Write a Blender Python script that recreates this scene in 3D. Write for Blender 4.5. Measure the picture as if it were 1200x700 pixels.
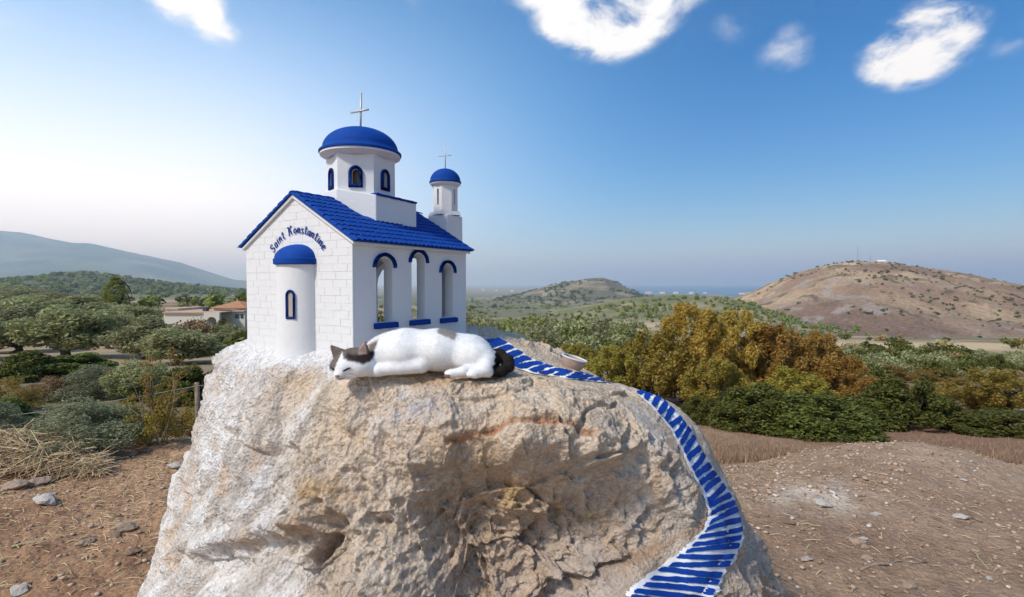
import bpy, bmesh, math, random
import numpy as np
from mathutils import Vector, Matrix
R = math.radians
for o in list(bpy.data.objects): bpy.data.objects.remove(o)
SC = bpy.context.scene
COL = SC.collection

# ------------------------------------------------------------------ camera, sky, sun, exposure
F = 620.0            # focal length in photograph pixels (1200 wide)
ZC = 1.55            # eye height
cam = bpy.data.cameras.new('camera'); camo = bpy.data.objects.new('camera', cam); COL.objects.link(camo)
cam.sensor_width = 36.0; cam.lens = 36.0 * F / 1200.0
cam.clip_start = 0.05; cam.clip_end = 200000.0
PITCH = math.atan(17.0 / F)
camo.location = (0, 0, ZC); camo.rotation_euler = (math.pi / 2 - PITCH, 0, 0)
SC.camera = camo

SUN_AZ = -128.0       # degrees from straight ahead, negative = left
SUN_EL = 47.0
sd = Vector((math.sin(R(SUN_AZ)) * math.cos(R(SUN_EL)), math.cos(R(SUN_AZ)) * math.cos(R(SUN_EL)), math.sin(R(SUN_EL))))
sun = bpy.data.lights.new('sun', 'SUN'); suno = bpy.data.objects.new('sun', sun); COL.objects.link(suno)
sun.energy = 3.1; sun.angle = R(7.0); sun.color = (1.0, 0.95, 0.87)
suno.rotation_euler = sd.to_track_quat('Z', 'Y').to_euler()

world = bpy.data.worlds.new('World'); SC.world = world; world.use_nodes = True
SC.cycles.volume_bounces = 2
SC.view_settings.view_transform = 'Standard'; SC.view_settings.look = 'None'
SC.view_settings.exposure = 0.33; SC.view_settings.gamma = 1.0; SC.view_settings.use_curve_mapping = False

def build_world():
    nt = world.node_tree; N = nt.nodes; L = nt.links; N.clear()
    out = N.new('ShaderNodeOutputWorld'); bg = N.new('ShaderNodeBackground')
    sky = N.new('ShaderNodeTexSky'); sky.sky_type = 'NISHITA'; sky.sun_disc = False
    sky.sun_elevation = R(SUN_EL); sky.sun_rotation = R(SUN_AZ); sky.altitude = 60
    sky.air_density = 1.0; sky.dust_density = 0.6; sky.ozone_density = 3.0
    tc = N.new('ShaderNodeTexCoord')
    sep = N.new('ShaderNodeSeparateXYZ'); L.new(tc.outputs['Generated'], sep.inputs[0])
    def M(op, a, b=None, c=None):
        n = N.new('ShaderNodeMath'); n.operation = op
        for i, v in enumerate((a, b, c)):
            if v is None: continue
            if isinstance(v, (int, float)): n.inputs[i].default_value = v
            else: L.new(v, n.inputs[i])
        return n.outputs[0]
    az = M('ARCTAN2', sep.outputs[0], sep.outputs[1]); el = M('ARCSINE', sep.outputs[2])
    # fibrous noise on the cloud deck (direction scaled to a flat layer)
    mp = N.new('ShaderNodeCombineXYZ')
    zz = M('ADD', sep.outputs[2], 0.35)
    L.new(M('DIVIDE', sep.outputs[0], zz), mp.inputs[0]); L.new(M('DIVIDE', sep.outputs[1], zz), mp.inputs[1])
    def noise(scale, det, rough, dist, off):
        n = N.new('ShaderNodeTexNoise'); n.noise_dimensions = '3D'
        n.inputs['Scale'].default_value = scale; n.inputs['Detail'].default_value = det
        n.inputs['Roughness'].default_value = rough; n.inputs['Distortion'].default_value = dist
        v = N.new('ShaderNodeVectorMath'); v.operation = 'ADD'; v.inputs[1].default_value = off
        L.new(mp.outputs[0], v.inputs[0]); L.new(v.outputs[0], n.inputs['Vector'])
        return n.outputs['Fac']
    n1 = noise(8.5, 12, 0.62, 0.3, (3.1, 1.7, 0.4))
    n2 = noise(1.6, 6, 0.55, 0.2, (8.3, 2.2, 5.0))
    def AE(px, py):
        x = (px - 600) / F; z = (333 - py) / F
        return math.atan(x), math.atan(z / math.sqrt(1 + x * x))
    # (px, py, half width, half height, tilt, strength)
    clouds = [(640, -8, 70, 30, 0.25, 0.95), (680, 28, 62, 38, 0.2, 1.35), (735, 22, 75, 42, -0.35, 1.35), (780, -10, 60, 40, -0.3, 0.9),
              (850, 38, 32, 18, 0.0, 0.35), (920, 64, 42, 20, -0.1, 0.50), (922, 50, 24, 16, 0, 0.42),
              (1072, 56, 80, 36, -0.22, 1.45), (1100, 24, 50, 24, 0.1, 0.62), (1180, 50, 44, 14, -0.1, 0.36),
              (218, 0, 70, 32, 0.3, 1.0), (248, 26, 46, 24, 0.4, 0.95), (485, 12, 18, 22, 0, 0.20), (535, 38, 30, 12, 0.3, 0.16), (20, 40, 60, 26, 0.2, 0.22)]
    field = None
    for (px, py, w, h, t, s) in clouds:
        a0, e0 = AE(px, py); sa = abs(AE(px + w, py)[0] - AE(px - w, py)[0]) / 2; se = h / F
        da = M('SUBTRACT', az, a0); de = M('SUBTRACT', el, e0)
        ct, st = math.cos(t), math.sin(t)
        u = M('MULTIPLY', M('ADD', M('MULTIPLY', da, ct), M('MULTIPLY', de, -st)), 1 / sa)
        v = M('MULTIPLY', M('ADD', M('MULTIPLY', da, st), M('MULTIPLY', de, ct)), 1 / se)
        d2 = M('ADD', M('MULTIPLY', u, u), M('MULTIPLY', v, v))
        f = M('MULTIPLY', M('MAXIMUM', M('SUBTRACT', 1.25, d2), 0.0), s)
        field = f if field is None else M('MAXIMUM', field, f)
    # elsewhere in the sky the same kind of scattered cloud goes on
    wide = M('SUBTRACT', 1.0, M('MULTIPLY', M('MINIMUM', M('MAXIMUM', M('SUBTRACT', M('ABSOLUTE', az), 0.72), 0.0), 0.3), 3.33))
    over = M('MULTIPLY', M('MINIMUM', M('MAXIMUM', M('SUBTRACT', el, 0.58), 0.0), 0.2), 5.0)
    outside = M('MAXIMUM', M('SUBTRACT', 1.0, wide), over)
    rest = M('MULTIPLY', M('MAXIMUM', M('SUBTRACT', n2, 0.54), 0.0), 9.0)
    rest = M('MULTIPLY', M('MULTIPLY', rest, outside), M('MINIMUM', M('MAXIMUM', M('MULTIPLY', el, 5.0), 0.0), 1.0))
    field = M('MAXIMUM', field, rest)
    nn = M('MULTIPLY_ADD', n1, 5.6, -2.62)
    dens = M('MULTIPLY', M('MINIMUM', field, 1.2), M('ADD', M('MINIMUM', field, 1.2), nn))
    mr = N.new('ShaderNodeMapRange'); mr.interpolation_type = 'SMOOTHSTEP'
    L.new(dens, mr.inputs['Value']); mr.inputs['From Min'].default_value = 0.0; mr.inputs['From Max'].default_value = 1.75
    # broad milky glow of the hazy air on the sun's side of the sky
    gaz, gel = R(-97.0), R(8.0)          # the mist lies over the land on the left
    dt = N.new('ShaderNodeVectorMath'); dt.operation = 'DOT_PRODUCT'; L.new(tc.outputs['Generated'], dt.inputs[0]); dt.inputs[1].default_value = (math.sin(gaz) * math.cos(gel), math.cos(gaz) * math.cos(gel), math.sin(gel))
    gl = N.new('ShaderNodeMapRange'); gl.interpolation_type = 'SMOOTHSTEP'; L.new(dt.outputs['Value'], gl.inputs['Value'])
    gl.inputs['From Min'].default_value = GLOW[0]; gl.inputs['From Max'].default_value = GLOW[1]; gl.inputs['To Max'].default_value = GLOW[2]
    fade = M('SUBTRACT', 1.0, M('MULTIPLY', M('MINIMUM', M('MAXIMUM', M('MULTIPLY_ADD', el, 3.0, -0.42), 0.0), 1.0), 0.70))
    gf = M('MULTIPLY', gl.outputs[0], fade)
    hsv = N.new('ShaderNodeHueSaturation'); hsv.inputs['Saturation'].default_value = 1.50; hsv.inputs['Hue'].default_value = 0.506; hsv.inputs['Value'].default_value = 0.70; L.new(sky.outputs[0], hsv.inputs['Color'])
    gb = N.new('ShaderNodeMix'); gb.data_type = 'RGBA'; L.new(gf, gb.inputs['Factor']); gb.inputs['A'].default_value = (1.5, 4.7, 8.6, 1); gb.inputs['B'].default_value = (7.4, 7.5, 7.6, 1)
    gm = N.new('ShaderNodeMix'); gm.data_type = 'RGBA'; L.new(gf, gm.inputs['Factor']); L.new(hsv.outputs[0], gm.inputs['A']); L.new(gb.outputs['Result'], gm.inputs['B'])
    mix = N.new('ShaderNodeMix'); mix.data_type = 'RGBA'
    L.new(mr.outputs[0], mix.inputs['Factor']); L.new(gm.outputs['Result'], mix.inputs['A'])
    mix.inputs['B'].default_value = CLOUD
    L.new(mix.outputs['Result'], bg.inputs['Color']); bg.inputs['Strength'].default_value = SKY_STRENGTH
    L.new(bg.outputs[0], out.inputs[0])
GLOW = (-0.48, 0.46, 1.0)
SKY_STRENGTH = 0.15
CLOUD = (6.0, 5.95, 5.85, 1)
build_world()

# ------------------------------------------------------------------ numeric helpers
def P(px, py, Y):
    """point in the place that lies at depth Y along the sight line of a photograph pixel"""
    return np.array([(px - 600) / F * Y, Y, ZC + (333 - py) / F * Y])
def _h(ix, iy, iz, seed):
    u = np.uint32
    n = ix.astype(u) * u(374761393) + iy.astype(u) * u(668265263) + iz.astype(u) * u(2147483647) + u((seed * 1274126177) & 0xffffffff)
    n = (n ^ (n >> u(13))) * u(1274126177)
    n = (n ^ (n >> u(16))) * u(2246822519)
    n = n ^ (n >> u(15))
    return (n & u(0xffffff)).astype(np.float32) * np.float32(1.0 / 0xffffff)
def vnoise(p, seed=0):
    i = np.floor(p).astype(np.int64); f = (p - i).astype(np.float32)
    u = f * f * f * (f * (f * 6 - 15) + 10)
    r = 0
    for dx in (0, 1):
        wx = u[:, 0] if dx else 1 - u[:, 0]
        for dy in (0, 1):
            wy = u[:, 1] if dy else 1 - u[:, 1]
            for dz in (0, 1):
                wz = u[:, 2] if dz else 1 - u[:, 2]
                r = r + wx * wy * wz * _h(i[:, 0] + dx, i[:, 1] + dy, i[:, 2] + dz, seed)
    return r * 2 - 1
def fbm(p, octv=4, seed=0, gain=0.5):
    a = 1.0; r = 0; t = 0
    for k in range(octv):
        r = r + a * vnoise(p * (2.03 ** k) + k * 17.3, seed + k); t += a; a *= gain
    return r / t
def worley(p, seed=0):
    i = np.floor(p).astype(np.int64); f = (p - i).astype(np.float32)
    d1 = np.full(len(p), 9.0, np.float32); d2 = d1.copy(); cid = np.zeros(len(p), np.float32)
    for dx in (-1, 0, 1):
        for dy in (-1, 0, 1):
            for dz in (-1, 0, 1):
                cx, cy, cz = i[:, 0] + dx, i[:, 1] + dy, i[:, 2] + dz
                ox = _h(cx, cy, cz, seed) + dx - f[:, 0]; oy = _h(cx, cy, cz, seed + 7) + dy - f[:, 1]; oz = _h(cx, cy, cz, seed + 13) + dz - f[:, 2]
                d = ox * ox + oy * oy + oz * oz
                m = d < d1
                d2 = np.where(m, d1, np.minimum(d2, d)); cid = np.where(m, _h(cx, cy, cz, seed + 29), cid); d1 = np.where(m, d, d1)
    return np.sqrt(d1), np.sqrt(d2), cid
def sstep(a, b, x):
    t = np.clip((x - a) / (b - a), 0, 1); return t * t * (3 - 2 * t)

# ------------------------------------------------------------------ object helpers
def mesh_np(name, V, Fq, smooth=True):
    me = bpy.data.meshes.new(name); V = np.asarray(V, np.float32); Fq = np.asarray(Fq, np.int32)
    me.vertices.add(len(V)); me.vertices.foreach_set('co', V.ravel())
    k = Fq.shape[1]; n = len(Fq)
    me.loops.add(n * k); me.loops.foreach_set('vertex_index', Fq.ravel())
    me.polygons.add(n); me.polygons.foreach_set('loop_start', np.arange(0, n * k, k, dtype=np.int32))
    try: me.polygons.foreach_set('loop_total', np.full(n, k, np.int32))
    except Exception: pass
    me.update(calc_edges=True); me.validate()
    me.polygons.foreach_set('use_smooth', np.full(len(me.polygons), smooth, bool))
    return me
def vcol(me, name, C):
    C = np.asarray(C, np.float32)
    if C.shape[1] == 3: C = np.hstack([C, np.ones((len(C), 1), np.float32)])
    at = me.color_attributes.new(name, 'FLOAT_COLOR', 'POINT'); at.data.foreach_set('color', np.ascontiguousarray(C).ravel())
def link(name, me, mat=None, parent=None):
    o = bpy.data.objects.new(name, me); COL.objects.link(o)
    if mat is not None and me is not None and not len(me.materials): me.materials.append(mat)
    if parent is not None: o.parent = parent
    return o
def tag(o, label=None, cat=None, group=None, kind=None):
    if label: o['label'] = label
    if cat: o['category'] = cat
    if group: o['group'] = group
    if kind: o['kind'] = kind
    return o
def empty(name, loc=(0, 0, 0), rz=0.0):
    o = bpy.data.objects.new(name, None); COL.objects.link(o); o.location = loc; o.rotation_euler = (0, 0, rz); o.empty_display_size = 0.1
    return o
def copy_tree(o, parent=None):
    c = o.copy(); COL.objects.link(c); c.parent = parent
    for ch in [x for x in o.children]: copy_tree(ch, c)
    return c

class MB:
    def __init__(s): s.v = []; s.f = []
    def add(s, V, Fs):
        b = len(s.v); s.v += [tuple(map(float, p)) for p in V]; s.f += [tuple(b + i for i in f) for f in Fs]; return s
    def box(s, lo, hi, M=None):
        x0, y0, z0 = lo; x1, y1, z1 = hi
        V = [(x0, y0, z0), (x1, y0, z0), (x1, y1, z0), (x0, y1, z0), (x0, y0, z1), (x1, y0, z1), (x1, y1, z1), (x0, y1, z1)]
        if M is not None: V = [M @ Vector(p) for p in V]
        return s.add(V, [(0, 3, 2, 1), (4, 5, 6, 7), (0, 1, 5, 4), (1, 2, 6, 5), (2, 3, 7, 6), (3, 0, 4, 7)])
    def tube(s, path, rad, n=8, cap=True):
        path = [Vector(p) for p in path]; k = len(path)
        if not hasattr(rad, '__len__'): rad = [rad] * k
        up = Vector((0.13, 0.21, 0.97)); V = []
        for i, p in enumerate(path):
            t = (path[min(i + 1, k - 1)] - path[max(i - 1, 0)]).normalized()
            a = t.cross(up)
            if a.length < 1e-3: a = t.cross(Vector((1, 0, 0)))
            a.normalize(); b = t.cross(a)
            for j in range(n):
                w = 2 * math.pi * j / n; V.append(p + (a * math.cos(w) + b * math.sin(w)) * rad[i])
        Fs = [(i * n + j, i * n + (j + 1) % n, (i + 1) * n + (j + 1) % n, (i + 1) * n + j) for i in range(k - 1) for j in range(n)]
        if cap: Fs += [tuple(range(n))[::-1], tuple(range((k - 1) * n, k * n))]
        return s.add(V, Fs)
    def lathe(s, prof, n=40, c=(0, 0, 0), a0=0.0, a1=2 * math.pi, cap=False):
        full = abs(a1 - a0 - 2 * math.pi) < 1e-6; m = n if full else n + 1; V = []
        for (r, z) in prof:
            for j in range(m):
                w = a0 + (a1 - a0) * j / n; V.append((c[0] + r * math.cos(w), c[1] + r * math.sin(w), c[2] + z))
        Fs = []
        for i in range(len(prof) - 1):
            for j in range(n):
                j2 = (j + 1) % m
                Fs.append((i * m + j, i * m + j2, (i + 1) * m + j2, (i + 1) * m + j))
        return s.add(V, Fs)
    def prism(s, poly, h0, h1, fn):
        """extrude a 2-D polygon between heights h0..h1; fn(u,v,h) -> point"""
        k = len(poly)
        V = [fn(u, v, h0) for u, v in poly] + [fn(u, v, h1) for u, v in poly]
        return s.add(V, [tuple(range(k))[::-1], tuple(range(k, 2 * k))] + [(i, (i + 1) % k, k + (i + 1) % k, k + i) for i in range(k)])
    def mesh(s, name, smooth=False, auto=None, bevel=0.0):
        me = bpy.data.meshes.new(name); me.from_pydata(s.v, [], s.f); me.validate()
        bm = bmesh.new(); bm.from_mesh(me); bmesh.ops.remove_doubles(bm, verts=bm.verts, dist=1e-6)
        bmesh.ops.recalc_face_normals(bm, faces=bm.faces)
        if bevel > 0:
            ed = [e for e in bm.edges if len(e.link_faces) == 2 and e.calc_face_angle(0) > R(35)]
            try: bmesh.ops.bevel(bm, geom=ed, offset=bevel, offset_type='OFFSET', segments=2, profile=0.5, affect='EDGES', clamp_overlap=True)
            except Exception: pass
        if auto is not None:
            for e in bm.edges: e.smooth = not (len(e.link_faces) == 2 and e.calc_face_angle(0) > R(auto))
        for f in bm.faces: f.smooth = smooth or auto is not None
        bm.to_mesh(me); bm.free(); return me
    def build(s, name, mat, parent=None, **kw): return link(name, s.mesh(name, **kw), mat, parent)

# ------------------------------------------------------------------ materials
class NT:
    def __init__(s, name):
        s.m = bpy.data.materials.new(name); s.m.use_nodes = True; s.t = s.m.node_tree; s.N = s.t.nodes; s.L = s.t.links
        s.b = s.N['Principled BSDF']; s.out = s.N['Material Output']
        s.b.inputs['Roughness'].default_value = 0.85
        s.b.inputs['Specular IOR Level'].default_value = 0.25
    def n(s, t, **k):
        x = s.N.new(t)
        for a, v in k.items(): setattr(x, a, v)
        return x
    def set(s, sock, v):
        if isinstance(v, (int, float)): sock.default_value = v
        elif isinstance(v, tuple): sock.default_value = v if len(v) == 4 or sock.type == 'VECTOR' else (*v, 1)
        else: s.L.new(v, sock)
    def coord(s, which='Object', scale=None):
        c = s.n('ShaderNodeTexCoord').outputs[which]
        if scale is None: return c
        m = s.n('ShaderNodeMapping'); s.L.new(c, m.inputs[0]); m.inputs['Scale'].default_value = scale; return m.outputs[0]
    def noise(s, scale, det=6, rough=0.55, vec=None, dist=0.0):
        x = s.n('ShaderNodeTexNoise'); x.inputs['Scale'].default_value = scale; x.inputs['Detail'].default_value = det
        x.inputs['Roughness'].default_value = rough; x.inputs['Distortion'].default_value = dist
        s.L.new(vec if vec is not None else s.coord(), x.inputs['Vector']); return x.outputs['Fac']
    def voro(s, scale, vec=None, feature='F1', out='Distance'):
        x = s.n('ShaderNodeTexVoronoi'); x.feature = feature; x.inputs['Scale'].default_value = scale
        s.L.new(vec if vec is not None else s.coord(), x.inputs['Vector']); return x.outputs[out]
    def ramp(s, fac, stops, interp='LINEAR'):
        x = s.n('ShaderNodeValToRGB'); x.color_ramp.interpolation = interp; e = x.color_ramp.elements
        while len(e) < len(stops): e.new(0.5)
        for q, (p, c) in zip(e, stops): q.position = p; q.color = (*c, 1) if len(c) == 3 else c
        s.L.new(fac, x.inputs[0]); return x.outputs[0]
    def mixc(s, f, a, b, mode='MIX'):
        x = s.n('ShaderNodeMix', data_type='RGBA', blend_type=mode); s.set(x.inputs['Factor'], f); s.set(x.inputs['A'], a); s.set(x.inputs['B'], b); return x.outputs['Result']
    def math(s, op, a, b=0.0, c=None):
        x = s.n('ShaderNodeMath', operation=op); s.set(x.inputs[0], a); s.set(x.inputs[1], b)
        if c is not None: s.set(x.inputs[2], c)
        return x.outputs[0]
    def attr(s, name, out='Color'):
        x = s.n('ShaderNodeAttribute'); x.attribute_name = name; return x.outputs[out]
    def bump(s, h, dist, strength=1.0, normal=None):
        x = s.n('ShaderNodeBump'); x.inputs['Strength'].default_value = strength; x.inputs['Distance'].default_value = dist
        s.L.new(h, x.inputs['Height'])
        if normal is not None: s.L.new(normal, x.inputs['Normal'])
        return x.outputs[0]
    def fin(s, color=None, normal=None, rough=None, spec=None):
        if color is not None: s.set(s.b.inputs['Base Color'], color)
        if normal is not None: s.L.new(normal, s.b.inputs['Normal'])
        if rough is not None: s.set(s.b.inputs['Roughness'], rough)
        if spec is not None: s.b.inputs['Specular IOR Level'].default_value = spec
        return s.m

def m_plaster():
    t = NT('white_limewash'); n = t.noise(9, 6); n2 = t.noise(60, 5, 0.6); n3 = t.noise(300, 2)
    c = t.mixc(t.math('MULTIPLY', n, 0.35), (0.71, 0.71, 0.705, 1), (0.62, 0.61, 0.60, 1))
    d = t.math('GREATER_THAN', t.noise(130, 2, 0.5), 0.725)
    c = t.mixc(t.math('MULTIPLY', d, 0.35), c, (0.42, 0.38, 0.33, 1))
    h = t.math('ADD', t.math('MULTIPLY', n, 0.6), t.math('ADD', t.math('MULTIPLY', n2, 0.35), t.math('MULTIPLY', n3, 0.08)))
    return t.fin(c, t.bump(h, 0.006, 0.55), 0.8, 0.2)
def m_blue(name, a, b, bs=0.003):
    t = NT(name); n = t.noise(14, 5); n2 = t.noise(90, 4, 0.6)
    c = t.mixc(n, (*a, 1), (*b, 1)); c = t.mixc(t.math('MULTIPLY', t.math('GREATER_THAN', n2, 0.70), 0.35), c, (0.05, 0.17, 0.55, 1))
    return t.fin(c, t.bump(t.math('ADD', n, t.math('MULTIPLY', n2, 0.5)), bs, 0.6), 0.75, 0.12)
def m_plain(name, col, rough=0.8, var=0.25, scale=8, spec=0.25, bs=0.0, metal=0.0):
    t = NT(name); n = t.noise(scale, 5)
    c = t.mixc(n, tuple(x * (1 - var) for x in col) + (1,), tuple(min(1, x * (1 + var)) for x in col) + (1,))
    t.b.inputs['Metallic'].default_value = metal
    return t.fin(c, t.bump(n, bs) if bs else None, rough, spec)
def m_leaf(name, cols, trans=0.3, rough=0.6):
    t = NT(name); g = t.n('ShaderNodeNewGeometry').outputs['Random Per Island']
    oi = t.n('ShaderNodeObjectInfo').outputs['Random']
    c = t.ramp(g, [(i / max(1, len(cols) - 1), x) for i, x in enumerate(cols)])
    hs = t.n('ShaderNodeHueSaturation'); t.L.new(c, hs.inputs['Color'])
    t.L.new(t.math('MULTIPLY_ADD', oi, 0.035, 0.4825), hs.inputs['Hue']); t.L.new(t.math('MULTIPLY_ADD', oi, 0.4, 0.8), hs.inputs['Value'])
    c = hs.outputs[0]
    t.fin(c, None, rough, 0.2)
    tr = t.n('ShaderNodeBsdfTranslucent'); t.L.new(c, tr.inputs[0])
    mx = t.n('ShaderNodeMixShader'); mx.inputs[0].default_value = trans
    t.L.new(t.b.outputs[0], mx.inputs[1]); t.L.new(tr.outputs[0], mx.inputs[2]); t.L.new(mx.outputs[0], t.out.inputs[0])
    return t.m

# ------------------------------------------------------------------ terrain
DK = np.array([0.01, 3, 4.6, 5.5, 8, 12, 16, 22, 35, 50, 70, 100, 150, 250, 400, 700, 1000, 2000, 4000, 8000, 20000, 90000])
HT = {-0.6: [1.55, 1.55, 1.55, 1.62, 2.5, 3.75, 4.3, 4.7, 5.4, 6.4, 7.0, 7.4, 8.3, 10, 13, 18, 22, 35, 60, 74, 74.5, 74.5],
      0.0: [1.55, 1.55, 1.55, 1.6, 2.2, 3.3, 4.3, 5.3, 6.6, 7.6, 8.5, 10.5, 14, 20.5, 28, 40, 50, 68, 73, 74, 78, 78],
      0.3: [1.55, 1.57, 1.6, 1.72, 2.6, 3.8, 4.8, 5.8, 7.3, 8.4, 9.2, 11, 15, 22, 30, 42, 52, 70, 76, 82, 82, 82],
      0.6: [1.55, 1.59, 1.62, 1.72, 2.75, 4.0, 4.95, 6.0, 7.7, 8.8, 9.6, 11.5, 16, 25.5, 40, 66, 74, 76, 80, 82, 82, 82],
      0.95: [1.55, 1.60, 1.64, 1.75, 2.8, 4.1, 5.0, 6.0, 7.5, 8.6, 9.6, 11.5, 16, 25.5, 40, 66, 74, 76, 80, 82, 82, 82]}
UK = np.array(sorted(HT)); HM = np.array([HT[k] for k in sorted(HT)])
def ground_z(x, y, fine=True, plain=False):
    x = np.atleast_1d(np.asarray(x, float)); y = np.atleast_1d(np.asarray(y, float))
    r = np.hypot(x, y) + 1e-6; az = np.clip(np.arctan2(x, y), -R(50), R(50))
    u = np.tan(az); d = r * np.cos(az)
    ld = np.log(np.maximum(d, 0.02)); hs = np.array([np.interp(ld, np.log(DK), row) for row in HM])
    uu = np.clip(u, UK[0], UK[-1]); k = np.clip(np.searchsorted(UK, uu) - 1, 0, len(UK) - 2)
    t = (uu - UK[k]) / (UK[k + 1] - UK[k]); t = t * t * (3 - 2 * t); ii = np.arange(len(x))
    H = hs[k, ii] * (1 - t) + hs[k + 1, ii] * t
    # the low heap of spoil at the right edge of the clearing
    H = H - 0.07 * np.exp(-((u - 0.71) / 0.15) ** 2 - ((d - 5.1) / 1.0) ** 2) + 0.20 * np.exp(-((u - 0.40) / 0.12) ** 2 - ((d - 5.2) / 1.2) ** 2) + 0.22 * np.exp(-((u - 1.02) / 0.12) ** 2 - ((d - 5.2) / 1.2) ** 2)
    if plain: return ZC - H
    p = np.stack([x, y, np.zeros_like(x)], 1)
    near = 1 - sstep(9, 25, d)
    H = H - near * (0.05 * fbm(p * 0.9, 3, 5))
    mid = sstep(25, 80, d) * (1 - sstep(2500, 5000, d))
    H = H - mid * np.minimum(d, 900) * 0.006 * fbm(p * 0.012, 4, 9) * 1.2
    if fine: H = H - near * (0.020 * fbm(p * 5.0, 4, 15) + 0.012 * fbm(p * 17.0, 3, 25))
    return ZC - H

def c3(*a): return np.array(a, float)
def mixv(A, B, t): return A * (1 - t[:, None]) + B * t[:, None]
def build_ground():
    fr = np.linspace(-R(62), R(62), 1000); rest = np.linspace(R(62), 2 * math.pi - R(62), 90)[1:-1]
    az = np.concatenate([fr, rest])
    rr = np.concatenate([np.geomspace(0.4, 9, 230), np.geomspace(9, 400, 190)[1:], np.geomspace(400, 70000, 110)[1:]])
    A, Rr = np.meshgrid(az, rr); x = (np.sin(A) * Rr).ravel(); y = (np.cos(A) * Rr).ravel()
    z = ground_z(x, y); V = np.stack([x, y, z], 1)
    na, nr = len(az), len(rr)
    i, j = np.meshgrid(np.arange(nr - 1), np.arange(na), indexing='ij'); j2 = (j + 1) % na
    Fq = np.stack([i * na + j, i * na + j2, (i + 1) * na + j2, (i + 1) * na + j], -1).reshape(-1, 4)[:, ::-1]
    # colours of soil, dry grass, scrub and fields
    u = np.tan(np.clip(np.arctan2(x, y), -R(50), R(50))); d = np.hypot(x, y) * np.cos(np.arctan(u))
    p = np.stack([x, y, np.zeros_like(x)], 1)
    n1 = fbm(p * 0.8, 4, 41); n2 = fbm(p * 6.0, 4, 45); n3 = fbm(p * 0.02, 5, 51); n4 = fbm(p * 0.11, 4, 57)
    soilL = mixv(c3(.385, .220, .124), c3(.51, .32, .195), sstep(-.5, .5, n1)); soilL = mixv(soilL, c3(.22, .12, .07), sstep(.0, .6, n2) * .65)
    soilR = mixv(c3(.36, .24, .155), c3(.46, .322, .217), sstep(-.5, .5, n1 + n2 * .5)); soilR = mixv(soilR, c3(.26, .17, .115), sstep(.2, .8, n2) * .5)
    C = mixv(soilL, soilR, sstep(-.1, .35, u))
    patch = np.exp(-((x - 2.35) / .32) ** 2 - ((y - 4.05) / .3) ** 2)
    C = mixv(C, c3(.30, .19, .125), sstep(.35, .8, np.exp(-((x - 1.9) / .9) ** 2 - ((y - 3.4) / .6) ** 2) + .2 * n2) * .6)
    C = mixv(C, c3(.66, .56, .46), np.clip(patch * (1.1 + n2 * 1.6), 0, 1) * .7)
    dry = mixv(c3(.26, .150, .095), c3(.40, .27, .16), sstep(-.4, .5, n4 + n2 * .4))
    dry = mixv(dry, c3(.46, .34, .17), sstep(.15, .6, n1) * sstep(0.75, 1.0, u))
    dryL = mixv(c3(.25, .19, .12), c3(.14, .15, .06), sstep(-.3, .4, n4))
    dry = mixv(dryL, dry, sstep(-.2, .2, u))
    C = mixv(C, dry, sstep(5.6, 7.5, d + n1 * .5))
    valley = mixv(c3(.42, .31, .20), c3(.16, .15, .075), sstep(-.35, .35, n3 + n4 * .5)); valley = mixv(valley, c3(.33, .20, .13), sstep(.1, .6, n4) * .6)
    C = mixv(C, valley, sstep(22, 45, d + n4 * 6))
    fld = sstep(.55, .62, u) * sstep(84, 92, d + n4 * 8) * (1 - sstep(120, 132, d + n4 * 10))
    C = mixv(C, c3(.56, .42, .25), fld * .9)
    fl2 = sstep(-.05, .1, u) * (1 - sstep(.45, .6, u)) * sstep(.12, .3, n3) * sstep(150, 250, d) * (1 - sstep(1500, 2500, d))
    C = mixv(C, c3(.55, .42, .26), fl2)
    C = mixv(C, mixv(c3(.14, .15, .085) + 0 * p, c3(.33, .27, .17), sstep(.0, .5, fbm(p * .006, 5, 59))), sstep(250, 700, d) * .85)
    C = mixv(C, c3(.24, .22, .16), sstep(2500, 5000, d))
    me = mesh_np('ground', V, Fq); vcol(me, 'Col', np.clip(C, 0, 1))
    t = NT('soil'); col = t.attr('Col'); pos = t.n('ShaderNodeNewGeometry').outputs['Position']
    a = t.noise(9, 8, 0.65, pos); b = t.noise(55, 6, 0.7, pos); v = t.voro(28, pos)
    col = t.mixc(1.0, col, t.ramp(a, [(.25, (.62, .60, .58)), (.5, (1, 1, 1)), (.78, (1.25, 1.22, 1.18))]), 'MULTIPLY')
    col = t.mixc(0.8, col, t.ramp(b, [(.3, (.6, .58, .56)), (.5, (1, 1, 1)), (.72, (1.35, 1.33, 1.3))]), 'MULTIPLY')
    h = t.math('ADD', t.math('MULTIPLY', a, 0.5), t.math('ADD', t.math('MULTIPLY', b, 0.35), t.math('MULTIPLY', v, -0.3)))
    o = link('ground', me, t.fin(col, t.bump(h, 0.05, 1.0), 0.95, 0.1)); tag(o, kind='structure')
build_ground()

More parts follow.
